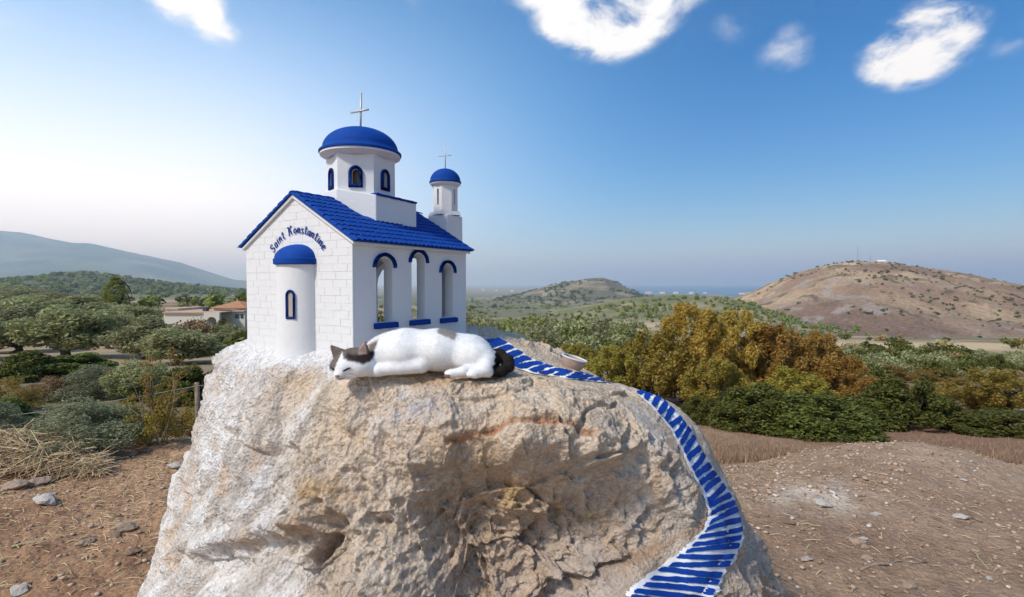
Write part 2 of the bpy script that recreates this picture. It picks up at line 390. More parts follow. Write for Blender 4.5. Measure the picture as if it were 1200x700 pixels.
def hill(name, outline, Yr, Yf, Yb, zfoot, colfn, nx=420, ny=110, rough=0.05, seed=3, pw=1.0, ramp2=None):
    """a hill with its crest along the given skyline at distance Yr, its foot at Yf"""
    ox = np.array([a for a, b in outline], float); oy = np.array([b for a, b in outline], float)
    u = (np.linspace(ox[0], ox[-1], nx) - 600) / F
    top = (333 - np.interp(u * F + 600, ox, oy)) / F * Yr + ZC
    ys = np.concatenate([np.linspace(Yf, Yr, ny - 25), np.linspace(Yr, Yb, 26)[1:]])
    U, Yg = np.meshgrid(u, ys); T = np.meshgrid(top, ys)[0]
    X = U * (0.35 * Yr + 0.65 * Yg); t = np.where(Yg <= Yr, (Yg - Yf) / (Yr - Yf), 1 - (Yg - Yr) / (Yb - Yr))
    pr = np.sin(np.clip(t, 0, 1) * math.pi / 2) ** pw
    edge = np.minimum(sstep(0, .06, (U - u[0]) / (u[-1] - u[0])), sstep(0, .06, (u[-1] - U) / (u[-1] - u[0])))
    Zv = zfoot + (T - zfoot) * pr * edge
    p = np.stack([X.ravel(), Yg.ravel(), np.zeros(X.size)], 1); sc = (Yr - Yf)
    n = fbm(p / sc * 3.0, 5, seed); rg = 1 - np.abs(fbm(p / sc * 5.0, 4, seed + 11)) * 2
    amp = np.maximum(T.max() - zfoot, 1) * rough
    Zv = Zv.ravel() + (n * 1.4 + (rg - .5) * .8) * amp * (np.minimum(1, np.abs(1 - t.ravel()) * 3 + .12)) * edge.ravel() * sstep(0, .1, t.ravel())
    V = np.stack([X.ravel(), Yg.ravel(), Zv], 1)
    i, j = np.meshgrid(np.arange(len(ys) - 1), np.arange(nx - 1), indexing='ij')
    Fq = np.stack([i * nx + j, i * nx + j + 1, (i + 1) * nx + j + 1, (i + 1) * nx + j], -1).reshape(-1, 4)
    me = mesh_np(name, V, Fq); vcol(me, 'Col', np.clip(colfn(p / sc, t.ravel(), (Zv - zfoot) / max(T.max() - zfoot, 1), p), 0, 1))
    tt = NT(name + '_cover'); col = tt.attr('Col'); pos = tt.n('ShaderNodeNewGeometry').outputs['Position']
    a = tt.noise(60.0 / sc * 2, 8, 0.7, pos)
    col = tt.mixc(0.9, col, tt.ramp(a, [(.3, (.55, .58, .55)), (.5, (1, 1, 1)), (.7, (1.4, 1.36, 1.3))]), 'MULTIPLY')
    o = link(name, me, tt.fin(col, tt.bump(a, sc * 0.012, 0.7), 0.95, 0.05)); tag(o, kind='structure')
    def surf(uu, yy):
        iu = np.clip((uu - u[0]) / (u[-1] - u[0]) * (nx - 1), 0, nx - 1.001); iy = np.interp(yy, ys, np.arange(len(ys)))
        a0 = iu.astype(int); b0 = np.minimum(iy.astype(int), len(ys) - 2); Z2 = Zv.reshape(len(ys), nx); fu = iu - a0; fy = iy - b0
        z = (Z2[b0, a0] * (1 - fu) + Z2[b0, np.minimum(a0 + 1, nx - 1)] * fu) * (1 - fy) + (Z2[b0 + 1, a0] * (1 - fu) + Z2[b0 + 1, np.minimum(a0 + 1, nx - 1)] * fu) * fy
        return uu * (0.35 * Yr + 0.65 * yy), yy, z
    return surf
def col_forest(q, t, h, p):
    n = fbm(q * 9, 5, 71); return mixv(mixv(c3(.075, .095, .05) + 0 * q, c3(.16, .16, .085), sstep(-.3, .4, n)), c3(.30, .25, .17), sstep(.25, .6, fbm(q * 4, 4, 77)) * .7)
def col_ridge(q, t, h, p):
    n = fbm(q * 6, 4, 73); return mixv(c3(.19, .19, .09) + 0 * q, c3(.34, .28, .17), sstep(-.1, .5, n))
def col_brown(q, t, h, p):
    n = fbm(q * 7, 5, 81); m = fbm(q * 22, 4, 85); k = fbm(q * 3.0, 3, 89)
    C = mixv(c3(.27, .172, .112) + 0 * q, c3(.37, .25, .158), sstep(-.4, .4, n)); C = mixv(C, c3(.50, .365, .225), sstep(.12, .5, n + m * .5) * .7)
    C = mixv(C, c3(.60, .44, .26), sstep(.72, .95, t + k * .35) * sstep(-.25, .35, m + n) * .8)
    C = mixv(C, c3(.12, .10, .065), sstep(.22, .5, m) * .85); C = mixv(C, c3(.19, .125, .095), sstep(.05, .5, fbm(q * 2.2 + 5, 3, 99)) * (1 - sstep(.75, .95, t)) * .6); C = mixv(C, c3(.40, .37, .34), sstep(.35, .6, -m + k * .3) * .5); return C  # broad dark patches below the crest paint shaded areas into the slope's colour
def col_cone(q, t, h, p):
    n = fbm(q * 9, 5, 91); return mixv(mixv(c3(.15, .135, .085) + 0 * q, c3(.34, .27, .18), sstep(-.1, .5, n)), c3(.48, .38, .26), sstep(.25, .6, fbm(q * 16, 3, 95)) * sstep(.3, .8, t))
hill('mountain_ridge', [(-420, 262), (-250, 258), (-100, 266), (0, 272), (40, 276), (70, 283), (100, 289), (122, 290), (160, 298), (210, 307), (245, 319), (270, 327), (290, 331), (330, 335), (400, 338)], 9500, 5200, 13000, -72, col_forest, rough=.045, seed=7)
S_WOOD = hill('wooded_hill', [(-300, 332), (-120, 328), (0, 331), (60, 327), (100, 322), (128, 323), (160, 328), (200, 333), (260, 339), (330, 346), (420, 352)], 1600, 720, 2400, -26, col_forest, rough=.10, seed=17)
S_GREEN = hill('green_ridge', [(640, 366), (690, 358), (740, 350), (790, 346), (830, 347), (870, 353), (905, 364), (930, 376)], 700, 450, 900, -46, col_ridge, rough=.08, seed=19)
S_CONE = hill('conical_hill', [(470, 356), (540, 352), (580, 350), (610, 345), (640, 336), (665, 330.5), (690, 326.5), (705, 325.5), (718, 329), (735, 338), (752, 346), (790, 354), (850, 358)], 2500, 1850, 3200, -72, col_cone, rough=.05, seed=23)
S_BROWN = hill('brown_hill', [(780, 372), (840, 362), (870, 352), (890, 343), (910, 330), (940, 318), (965, 312), (990, 309), (1020, 309), (1050, 312), (1100, 318), (1150, 328), (1200, 338), (1260, 346), (1350, 352), (1500, 362)], 950, 520, 1400, -52, col_brown, nx=560, ny=170, rough=.075, seed=31, pw=1.15)

def build_sea():
    V = [(-70000, 3000, ZC - 76.3), (70000, 3000, ZC - 76.3), (70000, 70000, ZC - 76.3), (-70000, 70000, ZC - 76.3)]
    t = NT('sea_water'); pos = t.n('ShaderNodeNewGeometry').outputs['Position']; n = t.noise(0.01, 4, 0.5, pos)
    o = link('sea', mesh_np('sea', V, [(0, 1, 2, 3)]), t.fin((0.02, 0.075, 0.15, 1), t.bump(n, 3.0, 0.4), 0.25, 0.5)); tag(o, kind='structure')
build_sea()

HAZE = 1.05e-4
def build_haze():
    B = 72000.0; mb = MB().box((-B, -B, -120), (B, B, 1180))
    m = bpy.data.materials.new('haze_air'); m.use_nodes = True; N = m.node_tree.nodes; N.clear()
    out = N.new('ShaderNodeOutputMaterial'); v = N.new('ShaderNodeVolumePrincipled')
    v.inputs['Color'].default_value = (0.65, 0.825, 1.0, 1); v.inputs['Absorption Color'].default_value = (1, 1, 1, 1); v.inputs['Density'].default_value = HAZE; v.inputs['Anisotropy'].default_value = 0.40
    m.node_tree.links.new(v.outputs[0], out.inputs['Volume'])
    o = mb.build('haze', m); tag(o, kind='stuff', label='thin pale haze filling the air over the valley', cat='haze')
build_haze()

# ------------------------------------------------------------------ vegetation
def leaves(cent, rad, n, size, rng, aspect=2.2, shell=0.55, up=0.25, flat=0.0, droop=0.0):
    """n small rhombic leaves spread through clumps (centres, radii)"""
    cent = np.asarray(cent, float); rad = np.asarray(rad, float)
    if rad.ndim == 1: rad = np.repeat(rad[:, None], 3, 1)
    w = rad.prod(1) ** (2 / 3); k = rng.choice(len(cent), n, p=w / w.sum())
    dv = rng.normal(size=(n, 3)); dv /= np.linalg.norm(dv, axis=1)[:, None]
    rr = shell + (1 - shell) * rng.random(n) ** 0.6
    pos = cent[k] + dv * rad[k] * rr[:, None]
    nr = dv + rng.normal(size=(n, 3)) * 0.95 + np.array([0, 0, up * .4]); nr /= np.linalg.norm(nr, axis=1)[:, None]
    ax = rng.normal(size=(n, 3)) * 0.8 + dv * 0.6 + np.array([0, 0, -droop]); ax -= nr * (ax * nr).sum(1)[:, None]; ax /= np.linalg.norm(ax, axis=1)[:, None] + 1e-9
    sd_ = np.cross(nr, ax); s = size * (0.6 + 0.8 * rng.random(n))
    a = pos - ax * s[:, None] * .5; c = pos + ax * s[:, None] * .5
    b = pos + sd_ * (s / aspect * .5)[:, None] + nr * (s * .06)[:, None]; dd = pos - sd_ * (s / aspect * .5)[:, None] + nr * (s * .06)[:, None]
    V = np.stack([a, b, c, dd], 1).reshape(-1, 3); Fq = np.arange(4 * n).reshape(-1, 4)
    return V, Fq
def bent(p0, p1, rng, bend=0.12, k=5):
    p0 = np.array(p0, float); p1 = np.array(p1, float); L_ = np.linalg.norm(p1 - p0); o = rng.normal(size=3) * bend * L_
    return [tuple(p0 + (p1 - p0) * t + o * math.sin(t * math.pi) * (1 - .3 * t)) for t in np.linspace(0, 1, k)]
def limbs(mb, base, tips, rng, r0, trunk_h, split=2):
    top = np.array(base) + np.array([rng.normal() * .1 * trunk_h, rng.normal() * .1 * trunk_h, trunk_h])
    pth = bent(base, top, rng, .12, 6); mb.tube(pth, [r0 * (1.25 - .45 * i / 5) for i in range(6)], 9)
    for t in tips:
        s = np.array(pth[3]) + (np.array(pth[5]) - np.array(pth[3])) * rng.random()
        q = bent(s, t, rng, .14, 6); mb.tube(q, [r0 * .55 * (1 - .85 * i / 5) for i in range(6)], 6)
MAT = {}
MAT['olive'] = m_leaf('olive_leaf', [(.18, .18, .072), (.32, .315, .135), (.43, .42, .215), (.235, .235, .095)], .38)
MAT['shrub'] = m_leaf('shrub_leaf', [(.050, .058, .011), (.095, .102, .019), (.175, .168, .036), (.068, .077, .015)])
MAT['gold'] = m_leaf('autumn_leaf', [(.37, .25, .046), (.53, .355, .068), (.63, .43, .095), (.33, .255, .06)], .5)
MAT['amber'] = m_leaf('amber_leaf', [(.39, .265, .052), (.54, .375, .08), (.63, .445, .125), (.34, .26, .065)], .5)
MAT['greengold'] = m_leaf('greengold_leaf', [(.22, .185, .034), (.36, .285, .052), (.47, .34, .07), (.18, .165, .036)], .45)
MAT['sage'] = m_leaf('sage_leaf', [(.15, .165, .075), (.255, .27, .14), (.36, .37, .22), (.19, .205, .10)])
MAT['yellow'] = m_leaf('dry_yellow_leaf', [(.28, .205, .04), (.46, .33, .08), (.22, .19, .045), (.40, .22, .06)], .4)
MAT['green'] = m_leaf('fresh_green_leaf', [(.060, .085, .014), (.125, .150, .026), (.20, .21, .045), (.085, .11, .020)])
MAT['drybrown'] = m_leaf('dry_brown_leaf', [(.29, .19, .085), (.47, .33, .16), (.20, .14, .065), (.42, .26, .12)], .35)
MAT['pine'] = m_leaf('pine_needle', [(.14, .165, .030), (.25, .265, .050), (.34, .33, .07), (.11, .13, .026)], .35)
MAT['bark'] = m_plain('bark', (.115, .088, .066), .95, .45, 6, .1, .02)
MAT['bark_dark'] = m_plain('dark_bark', (.06, .045, .035), .95, .4, 6, .1, .02)

def plant(kind, seed, mat, bark, n, leaf, aspect=2.2, clumps=40, trunk_h=0.3, r0=.06, shape='round', droop=0.0, shell=.5, cr=(.11, .2)):
    """meshes (trunk, crown) of a plant about 1 wide and 1 high, base at the origin"""
    rng = np.random.default_rng(seed); cs = []; rs = []
    for i in range(clumps):
        while True:
            q = rng.uniform(-1, 1, 3)
            if (q ** 2).sum() < 1: break
        if shape == 'round':
            q = q / max(np.linalg.norm(q), 1e-6) * np.linalg.norm(q) ** .5
            c = np.array([q[0] * .40, q[1] * .40, .58 + q[2] * .33])
            c[2] -= .10 * (abs(q[0]) + abs(q[1])) * (.5 + rng.random() * .5); rad = rng.uniform(*cr)
        elif shape == 'low':
            q = q / max(np.linalg.norm(q), 1e-6) * np.linalg.norm(q) ** .5
            c = np.array([q[0] * .42, q[1] * .42, .12 + abs(q[2]) * .68 * (1 - .45 * (q[0] ** 2 + q[1] ** 2))]); rad = rng.uniform(*cr)
        elif shape == 'tall':
            h = rng.random() ** .8; w = .43 * (math.sin(min(1, h * 1.25 + .15) * math.pi * .62) ** .8) * (1 - .55 * max(0, h - .55) / .45)
            a = rng.uniform(0, 2 * math.pi); s = math.sqrt(rng.random())
            c = np.array([math.cos(a) * s * w, math.sin(a) * s * w, .10 + h * .82]); rad = rng.uniform(*cr) * (1.1 - .45 * h); rad = np.array([rad * .8, rad * .8, rad * 1.5])
        elif shape == 'cone':
            h = rng.random() ** 1.2; w = .42 * (1 - h) ** .7 + .03; a = rng.uniform(0, 2 * math.pi); s = rng.random() ** .4
            c = np.array([math.cos(a) * s * w, math.sin(a) * s * w, .08 + h * .88]); rad = rng.uniform(*cr) * (1.1 - .6 * h); rad = np.array([rad, rad, rad * .8])
        cs.append(c); rs.append(rad if np.ndim(rad) else np.array([rad] * 3))
    cs = np.array(cs); rs = np.array(rs)
    V, Fq = leaves(cs, rs, n, leaf, rng, aspect, shell, .3, droop=droop)
    V[:, 2] = np.maximum(V[:, 2], 0.01)
    mb = MB(); tips = [cs[i] for i in rng.choice(clumps, min(clumps, 12), replace=False)]
    if shape in ('tall',):
        for b in range(4):
            bx = rng.normal(size=2) * .05; limbs(mb, (bx[0], bx[1], -.02), [t for t in tips[b * 3:b * 3 + 3]], rng, r0 * .7, trunk_h)
    else: limbs(mb, (0, 0, -.03), tips, rng, r0, trunk_h)
    me = mesh_np(kind + '_crown', V, Fq, False); me.materials.append(MAT[mat])
    tm = mb.mesh(kind + '_trunk', smooth=True); tm.materials.append(MAT[bark])
    return tm, me
PROTO = {}
def proto(key, *a, **k): PROTO[key] = plant(key, *a, **k)
for i in range(3): proto('olive%d' % i, 100 + i, 'olive', 'bark', 9000, .062, 2.4, 46, .26, .045, 'round', cr=(.10, .19))
for i in range(2): proto('sage%d' % i, 120 + i, 'sage', 'bark', 24000, .027, 2.6, 60, .12, .02, 'low', cr=(.08, .15))
for i in range(3): proto('shrub%d' % i, 130 + i, 'shrub', 'bark_dark', 19000, .036, 1.7, 95, .12, .02, 'low', cr=(.05, .13))
for i in range(2): proto('green%d' % i, 140 + i, 'green', 'bark_dark', 9000, .055, 1.6, 50, .12, .02, 'low', cr=(.08, .16))
for i in range(2): proto('gold%d' % i, 150 + i, 'gold', 'bark', 17000, .036, 2.4, 110, .30, .030, 'tall', .8, .25, cr=(.05, .10))
for i in range(2): proto('amber%d' % i, 160 + i, 'amber', 'bark', 16000, .036, 2.4, 105, .30, .030, 'tall', .8, .25, cr=(.05, .10))
for i in range(2): proto('greengold%d' % i, 170 + i, 'greengold', 'bark_dark', 14000, .038, 2.2, 90, .28, .030, 'tall', .6, .25, cr=(.06, .11))
for i in range(2): proto('yellow%d' % i, 180 + i, 'yellow', 'bark', 6000, .045, 3.0, 50, .15, .015, 'low', cr=(.06, .14))
for i in range(2): proto('drybrown%d' % i, 185 + i, 'drybrown', 'bark', 6000, .045, 3.2, 50, .15, .015, 'low', cr=(.06, .14))
proto('pine0', 190, 'pine', 'bark_dark', 9000, .050, 3.0, 90, .85, .03, 'cone', cr=(.07, .13))
_prng = random.Random(4)
def place(key, px, pybase, Y, wpx, hpx, name, label, cat, group=None, sink=0.02):
    """stand a plant on the ground where the photograph shows it; sizes in photograph pixels at depth Y"""
    x = (px - 600) / F * Y; z = float(ground_z([x], [Y])[0])
    zb = ZC + (333 - pybase) / F * Y
    w = wpx / F * Y; top = ZC + (333 - (pybase - hpx)) / F * Y; h = max(top - z, .3)
    root = empty(name, (x, Y, z - sink), _prng.uniform(0, 6.28)); root.scale = (w / .92, w / .92, h / .98)
    tm, cm = PROTO[key]; link('trunk', tm, None, root); link('crown', cm, None, root)
    return tag(root, label, cat, group)
_dd = np.geomspace(2.5, 3000, 1500)
def depth_at(px, py):
    """depth at which the ground lies under a sight line"""
    u = (px - 600) / F; z = ground_z(u * _dd, _dd, plain=True); pr = 333 + F * (ZC - z) / _dd
    k = np.where(pr <= py)[0]; return float(_dd[k[0]]) if len(k) else 900.0
def put(key, px, py, wpx, hpx, name, label, cat, group=None, Y=None):
    return place(key, px, py, Y or depth_at(px, py), wpx, hpx, name, label, cat, group)

# --- olive grove on the left
OL = 'olive trees of the grove'
put('olive0', 77, 421, 98, 64, 'olive_tree', 'broad dark-trunked olive tree in the middle of the grove, in front of the others', 'olive tree', OL)
put('olive1', 12, 414, 82, 54, 'olive_tree', 'olive tree growing beside the broad dark-trunked one, over the fresh green shrub', 'olive tree', OL)
put('olive2', 127, 409, 46, 46, 'olive_tree', 'narrow olive tree standing alone on bare earth between two broader ones', 'olive tree', OL)
put('olive1', 166, 421, 76, 51, 'olive_tree', 'rounded olive tree on bare earth left of the pale house', 'olive tree', OL)
put('olive0', 208, 427, 88, 45, 'olive_tree', 'wide olive tree growing right in front of the pale house', 'olive tree', OL)
put('olive2', 262, 409, 40, 22, 'olive_tree', 'low olive tree beside the white church and the arched porch', 'olive tree', OL)
for i, (px, py, w, h) in enumerate([(40, 384, 82, 38), (100, 380, 78, 34), (12, 372, 70, 30), (62, 368, 66, 26), (-40, 400, 90, 50), (-70, 424, 110, 66), (150, 384, 56, 28), (100, 366, 54, 20), (30, 358, 60, 22), (5, 352, 46, 20)]):
    put('olive%d' % (i % 3), px, py, w, h, 'olive_tree', 'grey-green olive tree in the back rows of the grove', 'olive tree', 'olive trees in the back rows')
put('pine0', 136, 367, 42, 44, 'pine_tree', 'tall pointed green pine standing behind the olive grove', 'pine tree')
put('amber0', 138, 372, 36, 12, 'autumn_bush', 'orange-brown bush at the foot of the tall pine', 'bush')
put('shrub1', 247, 362, 30, 17, 'dark_tree', 'dark rounded tree behind the tiled house roof', 'tree')
put('pine0', 284, 372, 26, 30, 'garden_tree', 'dark green tree between the house and the church', 'tree')
put('yellow0', 284, 380, 22, 16, 'garden_bush', 'yellow-brown bush between the house and the church', 'bush')
put('shrub0', 272, 395, 26, 16, 'garden_bush', 'dark bush beside the arched porch of the house', 'bush')
# --- shrubs between the grove and the clearing
put('sage0', 88, 529, 165, 74, 'sage_shrub', 'large silvery sage-green shrub behind the wire fence', 'shrub')
put('green0', 32, 446, 72, 38, 'green_shrub', 'bright green leafy shrub at the edge of the olive grove', 'shrub')
put('sage1', 112, 466, 96, 46, 'olive_shrub', 'grey olive-coloured shrub between sage shrub and grove', 'shrub')
put('green1', 214, 475, 66, 54, 'olive_shrub', 'rounded green shrub behind the fence post', 'shrub')
put('olive2', 158, 470, 66, 48, 'olive_shrub', 'dusty green shrub beside the rounded green one', 'shrub')
put('shrub2', 250, 470, 50, 44, 'dark_shrub', 'dark shrub right behind the wooden fence post', 'shrub')
put('yellow1', 8, 484, 70, 48, 'dry_shrub', 'yellow and rust shrub below the bright green one', 'shrub')
put('drybrown0', 55, 470, 60, 34, 'dry_shrub', 'brown dry shrub beside the yellow and rust one', 'shrub')
put('green0', 5, 512, 70, 50, 'green_shrub', 'dark olive shrub beside the large sage shrub', 'shrub')
put('green1', 85, 440, 80, 30, 'green_shrub', 'low fresh green shrub under the broad olive tree', 'shrub')
put('yellow1', 196, 530, 66, 58, 'dry_shrub', 'yellow-orange shrub behind the tall dry weed', 'shrub', Y=6.7)
put('yellow0', 228, 524, 60, 66, 'dry_shrub', 'yellow-orange shrub against the left side of the boulder', 'shrub', Y=6.9)
put('green1', 150, 540, 60, 42, 'green_shrub', 'small green shrub at the edge of the clearing behind the dry weed', 'shrub', Y=6.4)
put('sage1', -40, 530, 120, 80, 'sage_shrub', 'silvery shrub beside the large sage-green one', 'shrub')
# --- autumn trees on the right
GT = 'autumn trees in the valley'
put('gold0', 812, 474, 112, 118, 'autumn_tree', 'tallest golden tree with bare upper twigs, behind the dark hedge', 'tree', GT)
put('amber0', 862, 470, 100, 108, 'autumn_tree', 'orange-gold tree beside the tallest golden one', 'tree', GT)
put('gold1', 905, 474, 112, 96, 'autumn_tree', 'golden tree in the middle of the row behind the dark hedge', 'tree', GT)
put('amber1', 952, 476, 104, 88, 'autumn_tree', 'amber tree near the far end of the golden row', 'tree', GT)
put('gold0', 988, 480, 80, 64, 'autumn_tree', 'low golden tree ending the row behind the dark hedge', 'tree', GT)
put('greengold0', 770, 474, 104, 90, 'autumn_tree', 'green-gold tree at the start of the golden row next to the boulder', 'tree', GT)
put('greengold1', 722, 470, 90, 66, 'autumn_tree', 'low green-gold tree just over the crest of the boulder', 'tree', GT)
put('greengold1', 840, 486, 90, 66, 'autumn_tree', 'dark olive-gold tree right behind the dark hedge', 'tree', GT)
put('greengold0', 930, 486, 100, 56, 'autumn_tree', 'olive-gold bushy tree behind the middle of the dark hedge', 'tree', GT)
put('greengold0', 676, 446, 70, 44, 'autumn_bush', 'green-gold bush behind the feeding tray', 'bush')
put('drybrown1', 1018, 478, 60, 44, 'dry_bush', 'pale straw-coloured bush at the end of the golden row', 'bush')
put('drybrown0', 1050, 470, 56, 30, 'dry_bush', 'pale dry bush behind the dark brown-green shrub', 'bush')
# --- dark shrubs at the edge of the dry field
HG = 'dark shrubs along the dry field'
put('shrub0', 826, 497, 62, 42, 'dark_shrub', 'small green shrub starting the dark hedge beside the boulder', 'shrub', HG)
put('shrub1', 886, 505, 112, 66, 'dark_shrub', 'broad dark green shrub in the middle of the hedge', 'shrub', HG)
put('shrub2', 962, 513, 134, 62, 'dark_shrub', 'widest dark green shrub of the hedge, reaching furthest onto the field', 'shrub', HG)
put('shrub0', 1066, 503, 112, 78, 'dark_shrub', 'dark brown-green shrub beyond the hedge, among dry bushes', 'shrub', HG)
put('green1', 1016, 503, 84, 44, 'dark_shrub', 'olive shrub filling the gap between hedge and brown-green shrub', 'shrub', HG)
put('shrub1', 1184, 511, 114, 36, 'dark_shrub', 'low green shrub at the end of the dry field', 'shrub', HG)
put('greengold1', 1168, 486, 96, 54, 'olive_bush', 'olive-gold bush with dark lower leaves above the low green shrub', 'bush')
put('shrub2', 1172, 446, 34, 36, 'dark_bush', 'small dark pointed bush on the valley floor', 'bush')
put('yellow0', 1110, 480, 84, 40, 'dry_bush', 'yellow dry bush between brown-green shrub and olive-gold bush', 'bush')
for i, (px, py, w, h) in enumerate([(1130, 500, 60, 22), (1125, 503, 40, 18), (1010, 505, 40, 22), (1090, 500, 30, 16), (1150, 470, 60, 20), (1100, 450, 70, 22), (1190, 452, 50, 22), (1045, 446, 50, 22)]):
    put(('yellow%d' if i % 2 else 'drybrown%d') % (i // 2 % 2), px, py, w, h, 'dry_bush', 'tuft of pale dry brush on the slope below the brown hill', 'bush', 'dry brush tufts')

# --- scattered trees and scrub of the valley and the hills
def bush_mesh(name, seed, mat, n=70, leaf=.34, h=.9):
    rng = np.random.default_rng(seed); k = 7
    c = np.stack([rng.normal(size=k) * .20, rng.normal(size=k) * .20, .25 + rng.random(k) * .4 * h], 1)
    V, Fq = leaves(c, rng.uniform(.2, .34, k), n, leaf, rng, 1.5, .5, .5); V[:, 2] = np.maximum(V[:, 2], 0)
    me = mesh_np(name, V, Fq, False); me.materials.append(MAT[mat]); return me
FAR = [bush_mesh('far_olive_%d' % i, 300 + i, 'olive', 900, .085) for i in range(3)] + [bush_mesh('far_green_%d' % i, 310 + i, 'pine', 900, .085) for i in range(2)] + [bush_mesh('far_shrub_%d' % i, 320 + i, 'shrub', 800, .085, .7) for i in range(2)] + [bush_mesh('far_dry_%d' % i, 330 + i, 'drybrown', 600, .09, .6) for i in range(1)]
def scatter():
    rng = np.random.default_rng(77); items = []      # x, y, z, size, type
    def region(n, px0, px1, py0, py1, s0, s1, types, dens=None, pw=1.0):
        m = 0
        for _ in range(n * 6):
            if m >= n: break
            px = rng.uniform(px0, px1); py = py0 + (py1 - py0) * rng.random() ** pw
            Y = depth_at(px, py)
            if Y < 30 or Y > 2400: continue
            x = (px - 600) / F * Y
            if dens and float(fbm(np.array([[x, Y, 0.]]) * dens[0], 3, 61)[0]) < dens[1]: continue
            items.append((x, Y, float(ground_z([x], [Y])[0]), rng.uniform(s0, s1), types[rng.integers(len(types))])); m += 1
    region(300, 540, 760, 357, 410, 3.0, 6.0, [0, 1, 2, 2, 3, 5], (.02, -.25), 1.2)
    region(120, 540, 740, 385, 430, 2.5, 4.5, [0, 1, 2, 5, 6])
    region(240, 730, 1000, 352, 385, 3.0, 6.0, [3, 4, 0, 1], (.02, -.2), 1.2)
    region(170, 880, 1260, 392, 450, 1.3, 3.0, [0, 1, 5, 5, 6, 7, 2], (.05, -.02), .8)
    region(60, 900, 1300, 416, 440, 1.6, 3.0, [0, 5, 6, 2], (.05, -.1))
    region(170, -120, 320, 344, 362, 3.5, 7.0, [3, 4, 0, 1, 5], (.02, -.4), 1.0)
    region(80, -120, 330, 362, 400, 2.5, 4.5, [0, 1, 2, 5, 7])
    region(500, 540, 900, 349, 364, 5.0, 11.0, [3, 0, 1, 5], (.008, -.15), 1.0)
    for surf, n, u0, u1, y0, y1, s0, s1, types, thr in ((S_BROWN, 560, .32, 1.15, 540, 945, 2.0, 5.0, [5, 6, 5, 0, 7], .05), (S_WOOD, 2600, -1.2, -.40, 760, 1620, 7, 15, [3, 4, 5, 0, 1], -.6), (S_GREEN, 520, .06, .6, 455, 640, 4, 7.5, [3, 4, 3, 0, 1], -.25), (S_CONE, 500, -.05, .30, 1880, 2500, 7, 14, [5, 6, 0], -.1)):
        uu = rng.uniform(u0, u1, n * 3); yy = rng.uniform(y0, y1, n * 3)
        X, Y, Z = surf(uu, yy); nz = fbm(np.stack([X, Y, 0 * X], 1) * .012, 4, 67); ok = np.where(nz > thr)[0][:n]
        gz = ground_z(X, Y, False)
        for i in ok:
            if Z[i] > gz[i]: items.append((X[i], Y[i], Z[i], rng.uniform(s0, s1), types[rng.integers(len(types))]))
    h0 = len(items)      # the part of the valley that lies behind the boulder
    region(170, 250, 560, 352, 372, 4.0, 7.0, [0, 1, 3, 5], (.02, -.3)); region(120, 290, 560, 372, 420, 2.5, 4.5, [0, 1, 2, 5, 7], (.03, -.2)); h1 = len(items)
    # crest trees of the brown hill
    for px in (966, 978, 1068, 1078, 1085, 1092, 1100, 1108, 1120, 1128, 1134, 1140, 1168, 915, 923, 931):
        X, Y, Z = S_BROWN(np.array([(px - 600) / F]), np.array([946.0])); items.append((float(X[0]), float(Y[0]), float(Z[0]) - .5, rng.uniform(3.5, 6.5), 5))
    it = np.array(items); app = it[:, 3] / it[:, 1]
    vis = np.abs((it[:, 0] / it[:, 1])) < .99; vis[h0:h1] = False
    order = np.argsort(-(app * vis)); near = set(order[:290].tolist())
    NAMES = {0: ('valley_olive_tree', 'small grey-green olive tree scattered over the valley', 'tree', 'olive trees scattered over the valley'), 1: None, 2: None,
             3: ('valley_tree', 'small rounded green tree scattered over the valley', 'tree', 'green trees scattered over the valley'), 4: None,
             5: ('valley_bush', 'small dark bush scattered over valley and hillside', 'bush', 'dark bushes scattered over the valley'), 6: None,
             7: ('valley_dry_bush', 'small dry brown bush scattered over the valley', 'bush', 'dry bushes scattered over the valley')}
    for a, b in ((1, 0), (2, 0), (4, 3), (6, 5)): NAMES[a] = NAMES[b]
    for i in near:
        x, y, z, s, k = items[i]; nm, lb, ct, gp = NAMES[k]
        o = link(nm, FAR[k]); o.location = (x, y, z - .06 * s); o.scale = (s, s, s * rng.uniform(.75, 1.05)); o.rotation_euler = (0, 0, rng.uniform(0, 6.28)); tag(o, lb, ct, gp)
    LOW = []
    for k, mat in ((0, 'olive'), (3, 'pine'), (5, 'shrub'), (7, 'drybrown')):
        r2 = np.random.default_rng(400 + k); c = np.stack([r2.normal(size=5) * .2, r2.normal(size=5) * .2, .25 + r2.random(5) * .4], 1)
        LOW.append((k, mat, leaves(c, r2.uniform(.2, .34, 5), 110, .24, r2, 1.4, .5, .5)))
    root = tag(empty('far_scrub'), 'far trees and scrub too small to tell apart on the hills', 'scrub', None, 'stuff'); root_done = False
    for k, mat, (V, Fq) in LOW:
        rows = [i for i in range(len(items)) if i not in near and items[i][4] in {0: (0, 1, 2), 3: (3, 4), 5: (5, 6), 7: (7,)}[k]]
        if not rows: continue
        q = it[rows]; rot = rng.uniform(0, 6.28, len(rows)); c, s_ = np.cos(rot), np.sin(rot)
        X = (V[None, :, 0] * c[:, None] - V[None, :, 1] * s_[:, None]) * q[:, 3:4] + q[:, 0:1]
        Yv = (V[None, :, 0] * s_[:, None] + V[None, :, 1] * c[:, None]) * q[:, 3:4] + q[:, 1:2]
        Zv = np.maximum(V[None, :, 2], 0) * q[:, 3:4] * .9 + q[:, 2:3] - .05 * q[:, 3:4]
        VV = np.stack([X, Yv, Zv], -1).reshape(-1, 3); FF = (Fq[None] + (np.arange(len(rows)) * len(V))[:, None, None]).reshape(-1, 4)
        o = link('scrub_cover', mesh_np('scrub_cover', VV, FF, False), MAT[mat], root); o['kind'] = 'stuff'
scatter()

